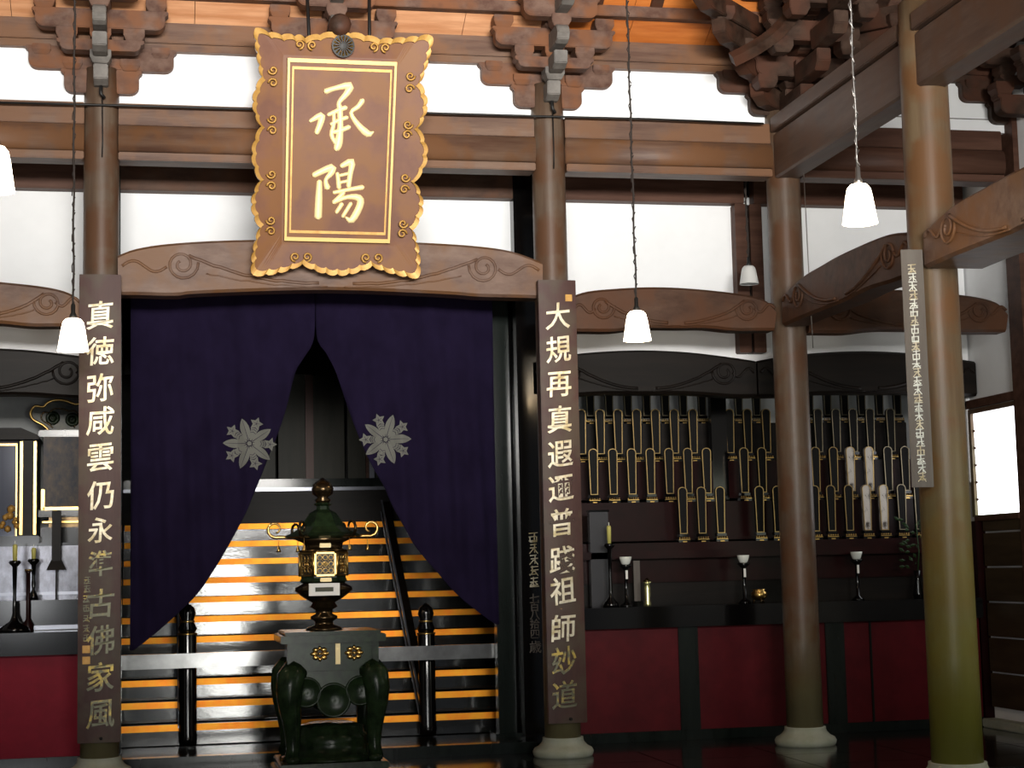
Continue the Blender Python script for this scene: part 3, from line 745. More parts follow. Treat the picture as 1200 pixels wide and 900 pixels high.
S1 = [[(150, 105, 26), (200, 88, 22), (285, 72, 32), (268, 115, 28), (225, 165, 20), (228, 195, 26)],
      [(228, 190, 26), (232, 300, 26), (222, 390, 36), (210, 425, 28)],
      [(165, 235, 18), (215, 212, 20), (262, 195, 22)], [(180, 287, 17), (225, 264, 17), (268, 250, 20)],
      [(180, 333, 18), (225, 325, 20), (280, 303, 22)], [(195, 220, 16), (195, 285, 18), (182, 345, 20), (205, 395, 18)],
      [(65, 270, 18), (125, 237, 28), (125, 270, 28), (100, 335, 24)],
      [(355, 155, 24), (330, 190, 22), (291, 225, 18), (330, 290, 26), (385, 340, 32), (413, 330, 10)],
      [(85, 570, 26), (185, 525, 30), (180, 560, 26), (150, 597, 18), (160, 640, 28)],
      [(115, 605, 24), (112, 700, 32), (108, 803, 34)], [(215, 560, 18), (224, 640, 22)],
      [(238, 520, 22), (295, 495, 30), (287, 560, 24), (277, 632, 22)], [(230, 572, 15), (272, 562, 15)], [(228, 612, 15), (275, 602, 15)],
      [(195, 667, 18), (280, 650, 18), (355, 638, 24)], [(250, 668, 18), (195, 722, 22)],
      [(205, 716, 20), (270, 692, 20), (335, 697, 32), (340, 740, 32), (295, 820, 30), (262, 805, 12)],
      [(240, 730, 20), (210, 777, 18)], [(290, 727, 18), (245, 800, 18)]]
for s_ in S1: brush(s_)
# curls on the border
def curl(px, py, sg, vs_=1, horiz=False):
    pts = []
    for i in range(16):
        a = i*.55; R = 5.6*(1-i/19)
        dx, dy = R*cos(a), R*sin(a)*vs_
        if horiz: dx, dy = dy, dx
        pts.append(onp(px+sg*dx, py+dy, .022))
    obj('carved_curl', MB().tube(pts, [.010]*12+[.009, .008, .007, .006], 6), GOLDP, plaque)
for (y1, y2) in ((82, 97), (139, 153), (204, 218), (258, 271)):
    curl(320-(y1-82)*.014, y1, -1, 1); curl(320-(y1-82)*.014, y2, -1, -1)
for (y1, y2) in ((89, 104), (146, 158), (208, 222), (262, 274)):
    x = 481-(y1-89)*.05; curl(x, y1, 1, 1); curl(x-1, y2, 1, -1)
for (x1, x2, y) in ((351, 366, 52), (438, 452, 55)): curl(x1, y, 1, 1, True); curl(x2, y+1, -1, 1, True)
for (x1, x2, y) in ((346, 360, 301), (429, 443, 302)): curl(x1, y, 1, -1, True); curl(x2, y, -1, -1, True)
# chrysanthemum boss near the top edge
bc = onp(402, 54, .02)
bs = MB(); ring = [bc+(pu*cos(2*pi*i/24)+pv*sin(2*pi*i/24))*.105 for i in range(24)]
bs.add([p-pn*.01 for p in ring]+[p+pn*.02 for p in ring]+[bc+pn*.03], [(i, (i+1) % 24, 24+(i+1) % 24, 24+i) for i in range(24)]+[(24+i, 24+(i+1) % 24, 48) for i in range(24)])
obj('boss', bs, IRON, plaque)
for i in range(16):
    a = 2*pi*i/16; dr = pu*cos(a)+pv*sin(a); sd = pu*-sin(a)+pv*cos(a); b = bc+pn*.031
    obj('petal', MB().add([b+dr*.02, b+dr*.085+sd*.010, b+dr*.095, b+dr*.085-sd*.010, b+dr*.06+pn*.012], [(0, 1, 4), (1, 2, 4), (2, 3, 4), (3, 0, 4), (3, 2, 1, 0)]), GOLDB, plaque)
for px in (362, 433):
    a = onp(px, 44, -.03); obj('hanging_rod', MB().tube([a-pv*.1, a+pv*.02, a+Vector((.01*(px-398)/35, .05, .5))], .016, 8), IRON, plaque)
p = atY(399, 28, -.85); hk = tag(obj('round_nose_block', MB().tube([p+Vector((0, .5, .02)), p, p-Vector((0, .04, 0))], [.10, .10, .06], 12), W_BRK_D), 'grey rounded beam end just above the plaque', 'beam')

# ---------------------------------------------------------------- curtains
YC = Y2-.32
def foldy(x, z, top): 
    u = (top-z)
    return YC+.022*sin(x*17+.6*sin(z*1.7))*(.4+.5*min(u, 2))+.012*sin(x*41+z*2)*(.3+.3*min(u, 2))
ztop = zY(370, 333, YC)
def curtain(edge, xo, label, sg):
    e = smooth_line([(atY(px, py, YC).x, atY(px, py, YC).z) for px, py in edge], 4)
    t = thing('curtain', label, 'curtain', ((xo+e[0][0])/2, YC, e[-1][1]))
    R = 60; Cn = 46; vs = []; zz0 = e[-1][1]
    def edge_x(z):
        if z >= e[0][1]: return e[0][0]
        for (xa, za), (xb, zb) in zip(e, e[1:]):
            if zb <= z <= za: return xa+(xb-xa)*(za-z)/(za-zb+1e-9)
        return e[-1][0]
    for i in range(R+1):
        z = ztop+(zz0-ztop)*i/R
        for j in range(Cn+1):
            u = j/Cn; x = xo+(edge_x(z)-xo)*u; vs.append((x, foldy(x, z, ztop), z))
    fs = [(i*(Cn+1)+j, i*(Cn+1)+j+1, (i+1)*(Cn+1)+j+1, (i+1)*(Cn+1)+j) for i in range(R) for j in range(Cn)]
    o = obj('cloth', MB().add(vs, fs, True), CLOTH, t)
    md = o.modifiers.new('thick', 'SOLIDIFY'); md.thickness = .006; md.offset = 1
    return t
xl_ = atY(153, 500, YC).x; xr_ = atY(580, 500, YC).x
EL = [(369, 333), (368, 395), (357, 418), (346, 437), (332, 490), (318, 527), (304, 563), (284, 609), (260, 653), (232, 695), (205, 722), (180, 744), (157, 762)]
ER = [(370, 333), (371, 395), (381, 412), (395, 439), (412, 490), (431, 537), (449, 567), (461, 595), (483, 634), (512, 671), (545, 705), (570, 724), (582, 732)]
cL = curtain(EL, xl_, 'indigo curtain panel drawn to the left, with a grey crest', -1)
cR = curtain(ER, xr_, 'indigo curtain panel drawn to the right, with a grey crest', 1)
def crest(px, py, parent, rot, s, tilt):
    c = atY(px, py, YC); leaf = MB(); line = MB()
    def put(mb, pts2, off):
        vs = []
        for a, b in pts2: x = c.x+a*s; z = c.z+b*s; vs.append((x, foldy(x, z, ztop)-off, z))
        return vs
    def rt(p, a): return (p[0]*cos(a)-p[1]*sin(a), p[0]*sin(a)+p[1]*cos(a))
    for k in range(5):
        a = rot+2*pi*k/5
        N = 8; vs = []; L_ = 1.0
        for i in range(N+1):
            u = i/N; w_ = .17*sin(pi*u)**.8+.004; 
            for q in (-1, 0, 1): vs.append(rt((w_*q, .10+L_*.9*u), a))
        leaf.add(put(leaf, vs, .012), [(3*i+q, 3*i+q+1, 3*i+q+4, 3*i+q+3) for i in range(N) for q in (0, 1)])
        vs = []
        for i in range(N+1):
            u = i/N; 
            for q in (-1, 1): vs.append(rt((.014*q*(1-u*.7), .12+.8*u), a))
        line.add(put(line, vs, .016), [(2*i, 2*i+1, 2*i+3, 2*i+2) for i in range(N)])
        a += pi/5
        # flower: bell and five pointed star
        vs = [rt(p, a) for p in ((-.03, .12), (.03, .12), (.12, .45), (.14, .62), (-.14, .62), (-.12, .45))]
        leaf.add(put(leaf, vs, .011), [(0, 1, 2, 5), (5, 2, 3, 4)])
        cx, cz = 0, .80; st = [(cx, cz)]
        for i in range(10):
            b = pi/2+2*pi*i/10; r = .27 if i % 2 == 0 else .14; st.append((cx+r*cos(b), cz+r*sin(b)))
        leaf.add(put(leaf, [rt(p, a) for p in st], .013), [(0, 1+i, 1+(i+1) % 10) for i in range(10)])
        for i in range(5):
            b = pi/2+2*pi*i/5; q = [(cx-.012*sin(b), cz+.012*cos(b)), (cx+.012*sin(b), cz-.012*cos(b)), (cx+.17*cos(b), cz+.17*sin(b))]
            line.add(put(line, [rt(p, a) for p in q], .017), [(0, 1, 2)])
        for rr in (.40, .50, .58):
            q = [(-.11, rr), (0, rr+.05), (.11, rr), (.11, rr+.02), (0, rr+.075), (-.11, rr+.02)]
            line.add(put(line, [rt(p, a) for p in q], .016), [(0, 1, 4, 5), (1, 2, 3, 4)])
    ce = [(.09*cos(2*pi*i/10), .09*sin(2*pi*i/10)) for i in range(10)]
    leaf.add(put(leaf, ce, .018), [tuple(range(10))])
    obj('crest', leaf, CRE, parent); obj('crest_line', line, CREL, parent)
crest(292, 520, cL, .28, .255, 0); crest(452, 515, cR, -.30+2*pi/5, .255, 0)
# hanging rail behind the arched beam
tag(obj('curtain_rail', MB().box(.1, L-.1, YC-.03, YC+.03, ztop-.03, ztop+.03).box(.08, .14, YC-.03, Y2-.12, ztop-.03, ztop+.03).box(L-.14, L-.08, YC-.03, Y2-.12, ztop-.03, ztop+.03), LAC), 'black rail at the top of the curtained doorway', 'rail')

# door jamb, crossbar, newel posts
XJ0, XJ1 = atY(580, 700, 1.35).x, atY(601, 700, 1.35).x
jb = thing('door_jamb', 'glossy green-black jamb right of the stairs beside the curtain', 'door frame', ((XJ0+XJ1)/2, 1.35, 0))
zj = zY(590, 335, 1.35)
obj('jamb', MB().bbox(XJ0, XJ1, 1.28, 1.42, .1, zj, .015), LAC_G, jb)
obj('back_board', MB().box(XJ1, L, 1.36, 1.42, .1, zj), LAC, jb)
obj('sill_block', MB().box(XJ0-.05, L-.15, 1.2, 1.5, 0, .12), LAC_G, jb)
zx0, zx1 = zY(300, 780, 1.5), zY(300, 763, 1.5)
br = thing('crossbar', 'grey reflective bar across the foot of the stairs', 'rail', (2.1, 1.5, zx0))
obj('bar', MB().box(.15, L-.15, 1.45, 1.55, zx0, zx1), mat('grey_lacquer_bar', (.14, .14, .14), .17, .7, c2=(.24, .24, .24), scale=(4, 4, 4)), br, .01)
for px, lab in ((220, 'round black newel post with gold rings, left of the bronze lantern'), (501, 'round black newel post with gold rings, right of the bronze lantern')):
    p = atY(px, 840, 1.68); zt = zY(px, 709, 1.68)
    t = thing('newel_post', lab, 'post', (p.x, 1.68, .1))
    obj('shaft', MB().lathe([(.085, .1), (.095, .16), (.09, .2), (.09, zt-.30), (.085, zt-.28)], (p.x, 1.68, 0), 20), LAC, t)
    obj('cap', MB().lathe([(.075, zt-.28), (.095, zt-.24), (.06, zt-.16), (.085, zt-.09), (.07, zt-.03), (.01, zt+.02)], (p.x, 1.68, 0), 20), LAC, t)
    for q in (-.29, -.165, -.05): obj('gold_ring', MB().lathe([(.06, zt+q-.012), (.098 if q < -.2 else .072, zt+q-.008), (.098 if q < -.2 else .072, zt+q+.008), (.06, zt+q+.012)], (p.x, 1.68, 0), 20), GOLDB, t)

# ---------------------------------------------------------------- stairs
K = 1.06; SY0 = -16+(.7772+16)*K; SZ0 = 1.7817+(.3709-1.7817)*K; SH = .1964*K; ST = .26*K
st = thing('staircase', 'dark lacquered stairs with gilt orange edges rising behind the curtains', 'stairs', (2.1, SY0, .08))
for i in range(11):
    y = SY0+i*ST; z = SZ0+i*SH
    s_ = obj('step', MB().box(.12, L+.1, y, y+ST+.02, z-SH+.012, z-.046 if i < 11 else z), STEPM, st)
    n_ = obj('nosing', MB().box(.12, L+.1, y-.03, y+ST, z-.046, z), LAC, st, 0)
    obj('orange_edge', MB().box(.13, L+.09, y-.034, y-.03, z-.056, z+.010), NOSE, n_)
YT = SY0+11*ST; ZTp = SZ0+10*SH
def inc(x0, x1, dz0, dz1):
    s = SH/ST; y0 = SY0-.12; y1 = SY0+10.2*ST
    z0 = SZ0-.02
    return MB().prism([(y0, z0+dz0), (y1, z0+(y1-y0)*s+dz0), (y1, z0+(y1-y0)*s+dz1), (y0, z0+dz1)], 'x', x0, x1)
for px, lab in ((216, 'sloping stair rail nearly edge-on behind the left newel post'), (496, 'sloping grey stair rail rising behind the right newel post')):
    p = atY(px, 780, 1.75)
    t = thing('stair_rail', lab, 'rail', (p.x, SY0, SZ0))
    obj('stringer', inc(p.x-.05, p.x+.05, -.02, .14), W_BLACK, t)
    obj('upper_strip', inc(p.x-.058, p.x-.035, .14, .16), WORNSIL, t); obj('lower_strip', inc(p.x-.065, p.x-.05, .0, .02), WORNSIL, t)
# landing, inner doors and upper sanctuary
ld = thing('landing', 'dark landing platform at the top of the stairs', 'platform', (2.1, YT, ZTp))
obj('deck', MB().box(.1, L+.1, YT-.05, YT+1.2, ZTp-.3, ZTp+.02), W_BLACK, ld)
zl = zY(400, 572, YT+.2)
obj('front_rail', MB().box(.1, L+.2, YT+.12, YT+.25, zl-.03, zl+.012), WORNSIL, ld, .004)
obj('front_panel', MB().box(.1, L+.2, YT+.16, YT+.25, ZTp, zl-.03), W_BLACK, ld)
zl2 = zY(400, 561, YT+.5)
obj('upper_step', MB().box(.1, L+.1, YT+.4, YT+.6, zl-.02, zl2), LAC_G, ld, .01)
sd = thing('sanctuary_door', 'dark panelled inner doors seen through the gap in the curtains', 'door', (2.7, YT+.9, ZTp))
W_SAN = mat('sanctuary_door_wood', (.022, .022, .014), .4, c2=(.035, .032, .022), scale=(6, 6, 1), spec=.15)
W_SANR = mat('sanctuary_red_post', (.07, .018, .008), .4)
xs_ = [xY(px, 500, YT+.9) for px in (250, 298, 324, 362, 405, 432, 470)]
for i in range(6):
    obj('door_panel', MB().box(xs_[i]+.02, xs_[i+1]-.02, YT+.88, YT+.93, ZTp, 6), W_SAN, sd)
for i in (1, 3, 5): obj('door_stile', MB().box(xs_[i]-.05, xs_[i]+.05, YT+.82, YT+.9, ZTp, 6), W_SANR if i < 5 else W_DARK, sd)
p = atY(435, 540, YT+.7); obj('pale_post', MB().box(p.x-.03, p.x+.035, YT+.66, YT+.72, zl2-.1, p.z+.6), WORNSIL, sd)
orn = MB()
for k in range(5):
    q = atY(362+k*5, 424+(k % 2)*10, YT+.8); orn.ringy((q.x, YT+.78, q.z), .06, .014)
obj('openwork_ornament', orn, LAC_G, sd)
obj('lintel', MB().box(.1, L+.1, YT+.7, YT+.9, zY(370, 440, YT+.8), zY(370, 410, YT+.8)), LAC, sd)
# interior floor and inner side walls
struct('floor', MB().box(.1, L+.1, .55, SY0, 0, .08), FLOORM)
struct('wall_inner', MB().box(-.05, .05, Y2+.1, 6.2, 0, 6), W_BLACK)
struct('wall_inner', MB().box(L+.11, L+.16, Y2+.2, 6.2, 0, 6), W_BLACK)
tag(obj('threshold', MB().box(.15, L-.15, .45, .6, 0, .105), LAC_G, None, .008), 'low dark threshold across the doorway floor', 'threshold')

# ---------------------------------------------------------------- bronze lantern
LY = -.5
lx = xY(386, 820, LY)
def lz(py): return zY(385, py, LY)
lan = thing('bronze_lantern', 'tall dark bronze lantern on a footed square stand before the stairs', 'lantern', (lx, LY, 0))
m_ = 1/131.0
pl_ = MB().box(lx-.50, lx+.50, LY-.5, LY+.5, 0, lz(897)).box(lx-.47, lx+.47, LY-.47, LY+.47, lz(897), lz(888))
obj('plinth', pl_, BRONZE, lan, .01)
obj('drum', MB().lathe([(.43, lz(888)), (.43, lz(885)), (.36, lz(881)), (.335, lz(868)), (.35, lz(862)), (.31, lz(858)), (.30, lz(850)), (.2, lz(846))], (lx, LY, 0), 32), BRONZE, lan)
for sx in (-1, 1):
    for sy in (-1, 1):
        pts = []
        for rr, py, wd in ((.32, 782, .12), (.37, 790, .125), (.385, 805, .115), (.38, 822, .10), (.365, 838, .085), (.355, 855, .07), (.355, 872, .06), (.37, 884, .065)):
            pts.append((Vector((lx+sx*rr, LY+sy*rr, lz(py))), wd))
        obj('leg', MB().tube([p for p, _ in pts], [r for _, r in pts], 10), BRONZE, lan)
        obj('paw', MB().ball((lx+sx*.36, LY+sy*.38, lz(884)), .07, 10, .6), BRONZE, lan)
body = MB().box(lx-.43, lx+.43, LY-.38, LY+.38, lz(812), lz(777))
obj('body', body, BRONZE, lan, .05)
for dx, py, r in ((-.235, 807, .135), (0, 817, .155), (.235, 807, .135)):
    for s in (-1, 1):
        mb = MB().lathe([(r, 0), (r*.98, .02), (r*.9, .03), (r*.86, .024), (.01, .03)], (0, 0, 0), 24)
        mb.map(lambda v: (lx+dx+v.x, LY+s*(.37+v.z), lz(py)+v.y)); obj('apron_lobe', mb, BRONZE, lan)
obj('frieze', MB().box(lx-.37, lx+.37, LY-.37, LY+.37, lz(778), lz(750)), BRONZE, lan, .01)
for dx in (-.37, .37):
    obj('frieze_post', MB().box(lx+dx-.03, lx+dx+.03, LY-.40, LY-.34, lz(777), lz(751)), BRONZE, lan, .006)
obj('table_slab', MB().box(lx-.46, lx+.46, LY-.46, LY+.46, lz(751), lz(742)).box(lx-.42, lx+.42, LY-.42, LY+.42, lz(742), lz(738)), BRONZE, lan, .008)
yf = LY-.375
def goldflower(cx, cz, r, y):
    for k in range(8):
        a = 2*pi*k/8; mb = MB().ball((0, 0, 0), 1, 8); mb.map(lambda v: (cx+r*.62*cos(a)+v.x*r*.27*abs(cos(a))+v.x*r*.2, y+v.y*.012, cz+r*.62*sin(a)+v.z*r*.27))
        obj('gold_petal', mb, GOLDB, lan)
    obj('gold_petal', MB().ball((cx, y, cz), r*.22, 8), GOLDB, lan)
cz = (lz(751)+lz(776))/2
goldflower(lx-.115, cz, .078, yf-.006); goldflower(lx+.185, cz, .078, yf-.006)
obj('gold_plate', MB().box(lx+.02, lx+.062, yf-.02, yf+.01, lz(776), lz(752)), GOLDW, lan)
lx2 = xY(379, 660, LY)
shaft = [(.17, lz(738)), (.15, lz(735)), (.085, lz(732)), (.08, lz(728)), (.12, lz(725)), (.12, lz(722)), (.075, lz(719)), (.08, lz(714)), (.125, lz(711)), (.10, lz(706)), (.17, lz(701)), (.26, lz(692)), (.255, lz(688)), (.20, lz(684)), (.18, lz(682))]
obj('shaft', MB().lathe(shaft, (lx2, LY, 0), 28), BRONZEB, lan)
obj('ring_base', MB().lathe([(.19, lz(683)), (.215, lz(681)), (.2, lz(677)), (.2, lz(674))], (lx2, LY, 0), 6, False, pi/6*0), BRONZE, lan)
z0, z1 = lz(675), lz(647)
obj('fire_box', MB().lathe([(.205, z0), (.21, z1)], (lx2, LY, 0), 6, False, 0), mat('fire_box_dark', (.02, .018, .012), .4), lan)
for k in range(6):
    a = -pi/2+pi/3*k; ca, sa = cos(a), sin(a); R_ = .205*cos(pi/6)
    fr = MB(); w2 = .098
    for (x0, x1, zz0, zz1) in ((-w2, -w2+.018, z0, z1), (w2-.018, w2, z0, z1), (-w2, w2, z0, z0+.016), (-w2, w2, z1-.016, z1)): fr.box(x0, x1, -.012, .004, zz0, zz1)
    for i in range(3):
        for j in range(3):
            fr.ringy((-.05+.05*i, -.006, z0+.05+(z1-z0-.10)*j/2), .021, .0045, 12, 4)
            if i == 1 and j == 1: fr.ball((0, -.008, z0+.05+(z1-z0-.10)*j/2), .014, 8)
    for i in range(2):
        for j in range(2): fr.ball((-.025+.05*i, -.006, z0+.05+(z1-z0-.10)*(j+.5)/2), .008, 6)
    fr.map(lambda v: (lx2+(R_-v.y)*ca-v.x*sa, LY+(R_-v.y)*sa+v.x*ca, v.z))
    obj('lattice_panel', fr, GOLDB if k in (0, 1, 5) else BRONZEB, lan)
    b = Vector((lx2+.213*cos(a+pi/6), LY+.213*sin(a+pi/6), 0)); obj('corner_bar', MB().tube([(b.x, b.y, z0), (b.x, b.y, z1)], .013, 6), GOLDB, lan)
obj('eave_band', MB().lathe([(.215, lz(647)), (.225, lz(645)), (.17, lz(643)), (.18, lz(636)), (.27, lz(631))], (lx2, LY, 0), 24), BRONZEB, lan)
mbp = MB().box(lx2-.05, lx2+.05, LY-.205, LY-.17, lz(642), lz(637)); obj('gold_plate', mbp, GOLDW, lan, .004)
mbp = MB().box(lx2-.05, lx2+.05, LY-.235, LY-.19, lz(681.5), lz(677)); obj('gold_plate', mbp, GOLDW, lan, .004)
roof = MB(); rings = []
for k in range(6):
    pass
prof = [(.30, lz(631)), (.36, lz(628.5)), (.28, lz(624)), (.20, lz(617)), (.155, lz(608)), (.12, lz(601)), (.06, lz(597)), (.055, lz(593)), (.085, lz(591)), (.05, lz(588)), (.06, lz(584))]
roof.lathe(prof, (lx2, LY, 0), 6, False, pi/3*.5*0)
obj('roof', roof, BRONZE, lan)
obj('finial', MB().lathe([(.05, lz(590)), (.075, lz(586)), (.045, lz(583)), (.09, lz(579)), (.10, lz(573)), (.085, lz(567)), (.04, lz(563)), (.008, lz(560))], (lx2, LY, 0), 24), BRONZEB, lan)
for k in range(6):
    a = pi/3*k; c_, s_ = cos(a), sin(a); pts = []
    for i in range(18):
        u = i/17
        if u < .35: r = .26+.17*u/.35; zz = lz(629)+.01*u; pts.append((r, zz))
        else:
            b = (u-.35)/.65*1.55*pi*1.25; R = .075*(1-.55*(u-.35)/.65); pts.append((.43+R*sin(b), lz(629)+.075-R*cos(b)))
    obj('roof_scroll', MB().tube([(lx2+r*c_, LY+r*s_, z) for r, z in pts], [.020-.012*i/17 for i in range(18)], 7), GOLDB if k in (0, 3) else BRONZEB, lan)
    bx, by = lx2+.40*c_, LY+.40*s_
    obj('wind_bell', MB().lathe([(.022, lz(646)), (.016, lz(643)), (.010, lz(640)), (.003, lz(638)), (.003, lz(630))], (bx, by, 0), 10), GOLDB, lan)
tg = thing('paper_tag', 'white framed tag on the front of the bronze lantern', 'sign', (lx2, LY-.3, lz(698)))
x0, x1 = xY(362, 690, LY-.3), xY(398, 690, LY-.3); z0, z1 = zY(380, 698, LY-.3), zY(380, 683.5, LY-.3)
fr = MB().box(x0, x1, LY-.31, LY-.265, z0, z0+.035).box(x0, x1, LY-.31, LY-.265, z1-.035, z1).box(x0, x0+.055, LY-.31, LY-.265, z0+.035, z1-.035).box(x1-.055, x1, LY-.31, LY-.265, z0+.035, z1-.035)
obj('frame', fr, WHITEP, tg); obj('dark_inset', MB().box(x0+.05, x1-.05, LY-.295, LY-.262, z0+.03, z1-.03), mat('dark_olive_inset', (.05, .05, .025), .5), tg)

# ---------------------------------------------------------------- pendant lamps
def lamp(px, py, Y, w, h, lit, label, m_cord, top=9.3, chain=False):
    p = atY(px, py, Y)      # bottom centre of the shade
    t = thing('pendant_lamp', label, 'lamp', (p.x, p.y, p.z))
    prof = [(w/2, 0), (w*.475, h*.12), (w*.43, h*.4), (w*.38, h*.7), (w*.33, h*.9), (w*.24, h), (w*.10, h*1.03)]
    s = MB().lathe(prof, (p.x, p.y, p.z), 28)
    s.f.pop(-2); s.sm.pop(-2)
    o = obj('shade', s, SHADE if lit else SHADE0, t)
    obj('socket', MB().lathe([(w*.12, h), (w*.12, h*1.12), (w*.07, h*1.2), (w*.07, h*1.45), (w*.03, h*1.5)], (p.x, p.y, p.z), 14), CHAIN if chain else IRON, t)
    pts = []; z = p.z+h*1.45
    while z < top+.05: pts.append((p.x+.004*sin(z*9), p.y+.004*cos(z*9), z)); z += .1
    obj('cord', MB().tube(pts, .0085, 6), m_cord, t)
    mb = MB(); z = p.z+h*1.5
    while z < min(top, 7.6): 
        mb.tube([(p.x+.014*sin(z*30), p.y-.014, z), (p.x-.012, p.y+.01, z+.06), (p.x+.012, p.y-.012, z+.12)], .005, 5); z += .13
    obj('twisted_chain', mb, m_cord, t)
    if lit:
        obj('bulb', MB().ball((p.x, p.y, p.z+h*.45), w*.2, 12), SHADE, t)
        l = bpy.data.lights.new('lamp_light', 'POINT'); l.energy = lit; l.color = (1, .72, .42); l.shadow_soft_size = .1
        lo = bpy.data.objects.new('lamp_light', l); COL.objects.link(lo); lo.parent = t; lo.location = (0, 0, -.05)
    return t
lamp(85.5, 411, -1.5, .255, .265, 14, 'lit bell lamp hanging in front of the left calligraphy board', CORD)
lamp(747, 399, -1.5, .25, .26, 14, 'lit bell lamp hanging in the middle in front of an arched beam', CORD)
lamp(1008, 262, -4.4, .26, .29, 12, 'largest lit bell lamp on a steel chain at upper right', CHAIN, chain=True)
lamp(-6, 224, -4.4, .26, .30, 12, 'lit lamp cut off by the left edge of the frame', CORD)
lamp(878, 333, .55, .20, .19, 0, 'small unlit white lamp before the brown strut', CORD, top=9.3)
p = atY(946, 300, -.8)
tag(obj('wire', MB().tube([(p.x, p.y, 5.5), (p.x+.01, p.y, 4.4), (p.x+.02, p.y, 3.8)], .005, 5), CHAIN), 'thin pale wire hanging just right of the bare column', 'wire')

# ---------------------------------------------------------------- altars
AY = Y2-.12
def altar(x0, x1, zt, zb, label, stiles, nm):
    t = thing('altar', label, 'altar', ((x0+x1)/2, AY, 0))
    obj('table_top', MB().box(x0, x1, AY-.10, 2.95, zb, zt), LAC, t, .012)
    obj('foot', MB().box(x0, x1, AY-.02, AY+.1, 0, .10), LAC_G, t, .01)
    xs = [x0]+[v for s in stiles for v in s]+[x1]
    for i in range(0, len(xs), 2):
        obj('red_panel', MB().box(xs[i], xs[i+1], AY+.03, AY+.08, .10, zb), RED_LIT if nm else RED_SHADED, t)
    for a, b in stiles: obj('stile', MB().box(a, b, AY, AY+.09, .10, zb), LAC_G, t, .006)
    return t
zt = zY(690, 713, AY-.1); zb = zY(690, 738, AY-.1)
S = lambda a: xY(a, 800, AY)
altar(L+.16, X5-.1, zt, zb, 'long altar with black top and shaded red front under the tablet rows', [(S(797), S(820)), (S(970), S(992)), (S(1022), S(1024))], 0)
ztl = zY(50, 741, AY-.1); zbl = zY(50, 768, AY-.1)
altar(XL-2, -.17, ztl, zbl, 'altar with black top and brightly lit crimson front at the left edge', [(-3.0, -2.8)], 1)

# right alcove: back wall, tiers, tablets
struct('wall_alcove_right', MB().box(L+.1, X5, 3.25, 3.35, zY(760, 505, 3.2), 5).box(X5-.02, X5+.02, Y2+.1, 3.3, 2.6, 5), PLASTER)
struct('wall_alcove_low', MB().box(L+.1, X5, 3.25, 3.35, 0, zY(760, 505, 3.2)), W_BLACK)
struct('wall_alcove_left', MB().box(-6, -.05, 3.0, 3.1, 0, 5), mat('shaded_white_plaster', (.30, .31, .31), .9, c2=(.38, .39, .39), scale=(2, 2, 2)))  # white alcove wall, its shade put into a greyer plaster colour
TY = [2.75, 2.4, 2.05, 1.7]; TPY = [497, 541, 588, 635]
tzs = []
for i, (ty, py) in enumerate(zip(TY, TPY)):
    z = zY(830, py, ty); tzs.append(z)
    tag(obj('tablet_tier', MB().box(L+.15, X5-.1, ty-.14, ty+.20, z-.42, z), REDD if i > 0 else W_BLACK, None, .008),
        ['topmost dark shelf step under the highest tablet bases', 'second dark red shelf step from the top of the tablet rows', 'third dark red shelf step from the top of the tablet rows', 'lowest long shelf step under the front tablets'][i], 'shelf')
zs = zY(830, 650, 1.5)
tag(obj('offering_shelf', MB().box(L+.15, X5-.1, 1.4, 1.62, zs-.03, zs+.05), REDD, None, .006), 'dark red ledge below the tablets and above the altar top', 'shelf')
tag(obj('backing_board', MB().box(L+.15, X5-.1, 1.60, 1.66, zt, zs), W_BLACK), 'black board behind the offerings on the right altar', 'panel')

def tablet(h, w, lit):
    t = thing('memorial_tablet', '', 'memorial tablet', (0, 0, 0))
    w0, w1 = w*.40, w*.5; zb_ = .09; zt_ = h
    def outl(k):
        p = [(-w0+k, zb_+k), (w0-k, zb_+k), (w1-k, zt_-w1)]
        for i in range(1, 8): a = pi*i/8; p.append(((w1-k)*cos(a), zt_-w1+(w1-k)*.85*sin(a)))
        p.append((-w1+k, zt_-w1)); return p
    obj('slab', MB().prism(outl(.0), 'y', -.02, .02), mat('matte_black_lacquer', (.004, .0035, .003), .5, spec=.12), t, 0, True)
    o = outl(0.0); i_ = outl(.0085); n = len(o)
    mb = MB().add([(x, -.027, z) for x, z in o]+[(x, -.027, z) for x, z in i_]+[(x, -.018, z) for x, z in o]+[(x, -.018, z) for x, z in i_],
                  [(j, (j+1) % n, n+(j+1) % n, n+j) for j in range(n)]+[(j, (j+1) % n, 2*n+(j+1) % n, 2*n+j) for j in range(n)]+[(n+j, n+(j+1) % n, 3*n+(j+1) % n, 3*n+j) for j in range(n)])
    obj('gold_outline', mb, lit, t, 0, True)
    obj('base', MB().box(-w*.62, w*.62, -.05, .05, 0, .035).box(-w*.5, w*.5, -.04, .04, .06, .09), LAC, t, 0, True)
    lot = MB()
    for j in range(5): lot.ball((-w*.5+w*.25*j, -.045, .047), w*.10, 8)
    lot.box(-w*.6, w*.6, -.054, -.04, .026, .034).box(-w*.22, w*.22, -.054, -.04, .0, .012)
    obj('gold_lotus_base', lot, GOLDB, t, 0, True)
    return t
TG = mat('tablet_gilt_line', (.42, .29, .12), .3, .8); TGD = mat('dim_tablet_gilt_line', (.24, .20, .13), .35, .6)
proto = tablet(.60, .105, TG); protoD = tablet(.60, .105, TGD)
protoF = tablet(.60, .105, TG)
for o_ in protoF.children:
    if o_.name.startswith('slab'): o_.data = o_.data.copy(); o_.data.materials.clear(); o_.data.materials.append(GLINT)
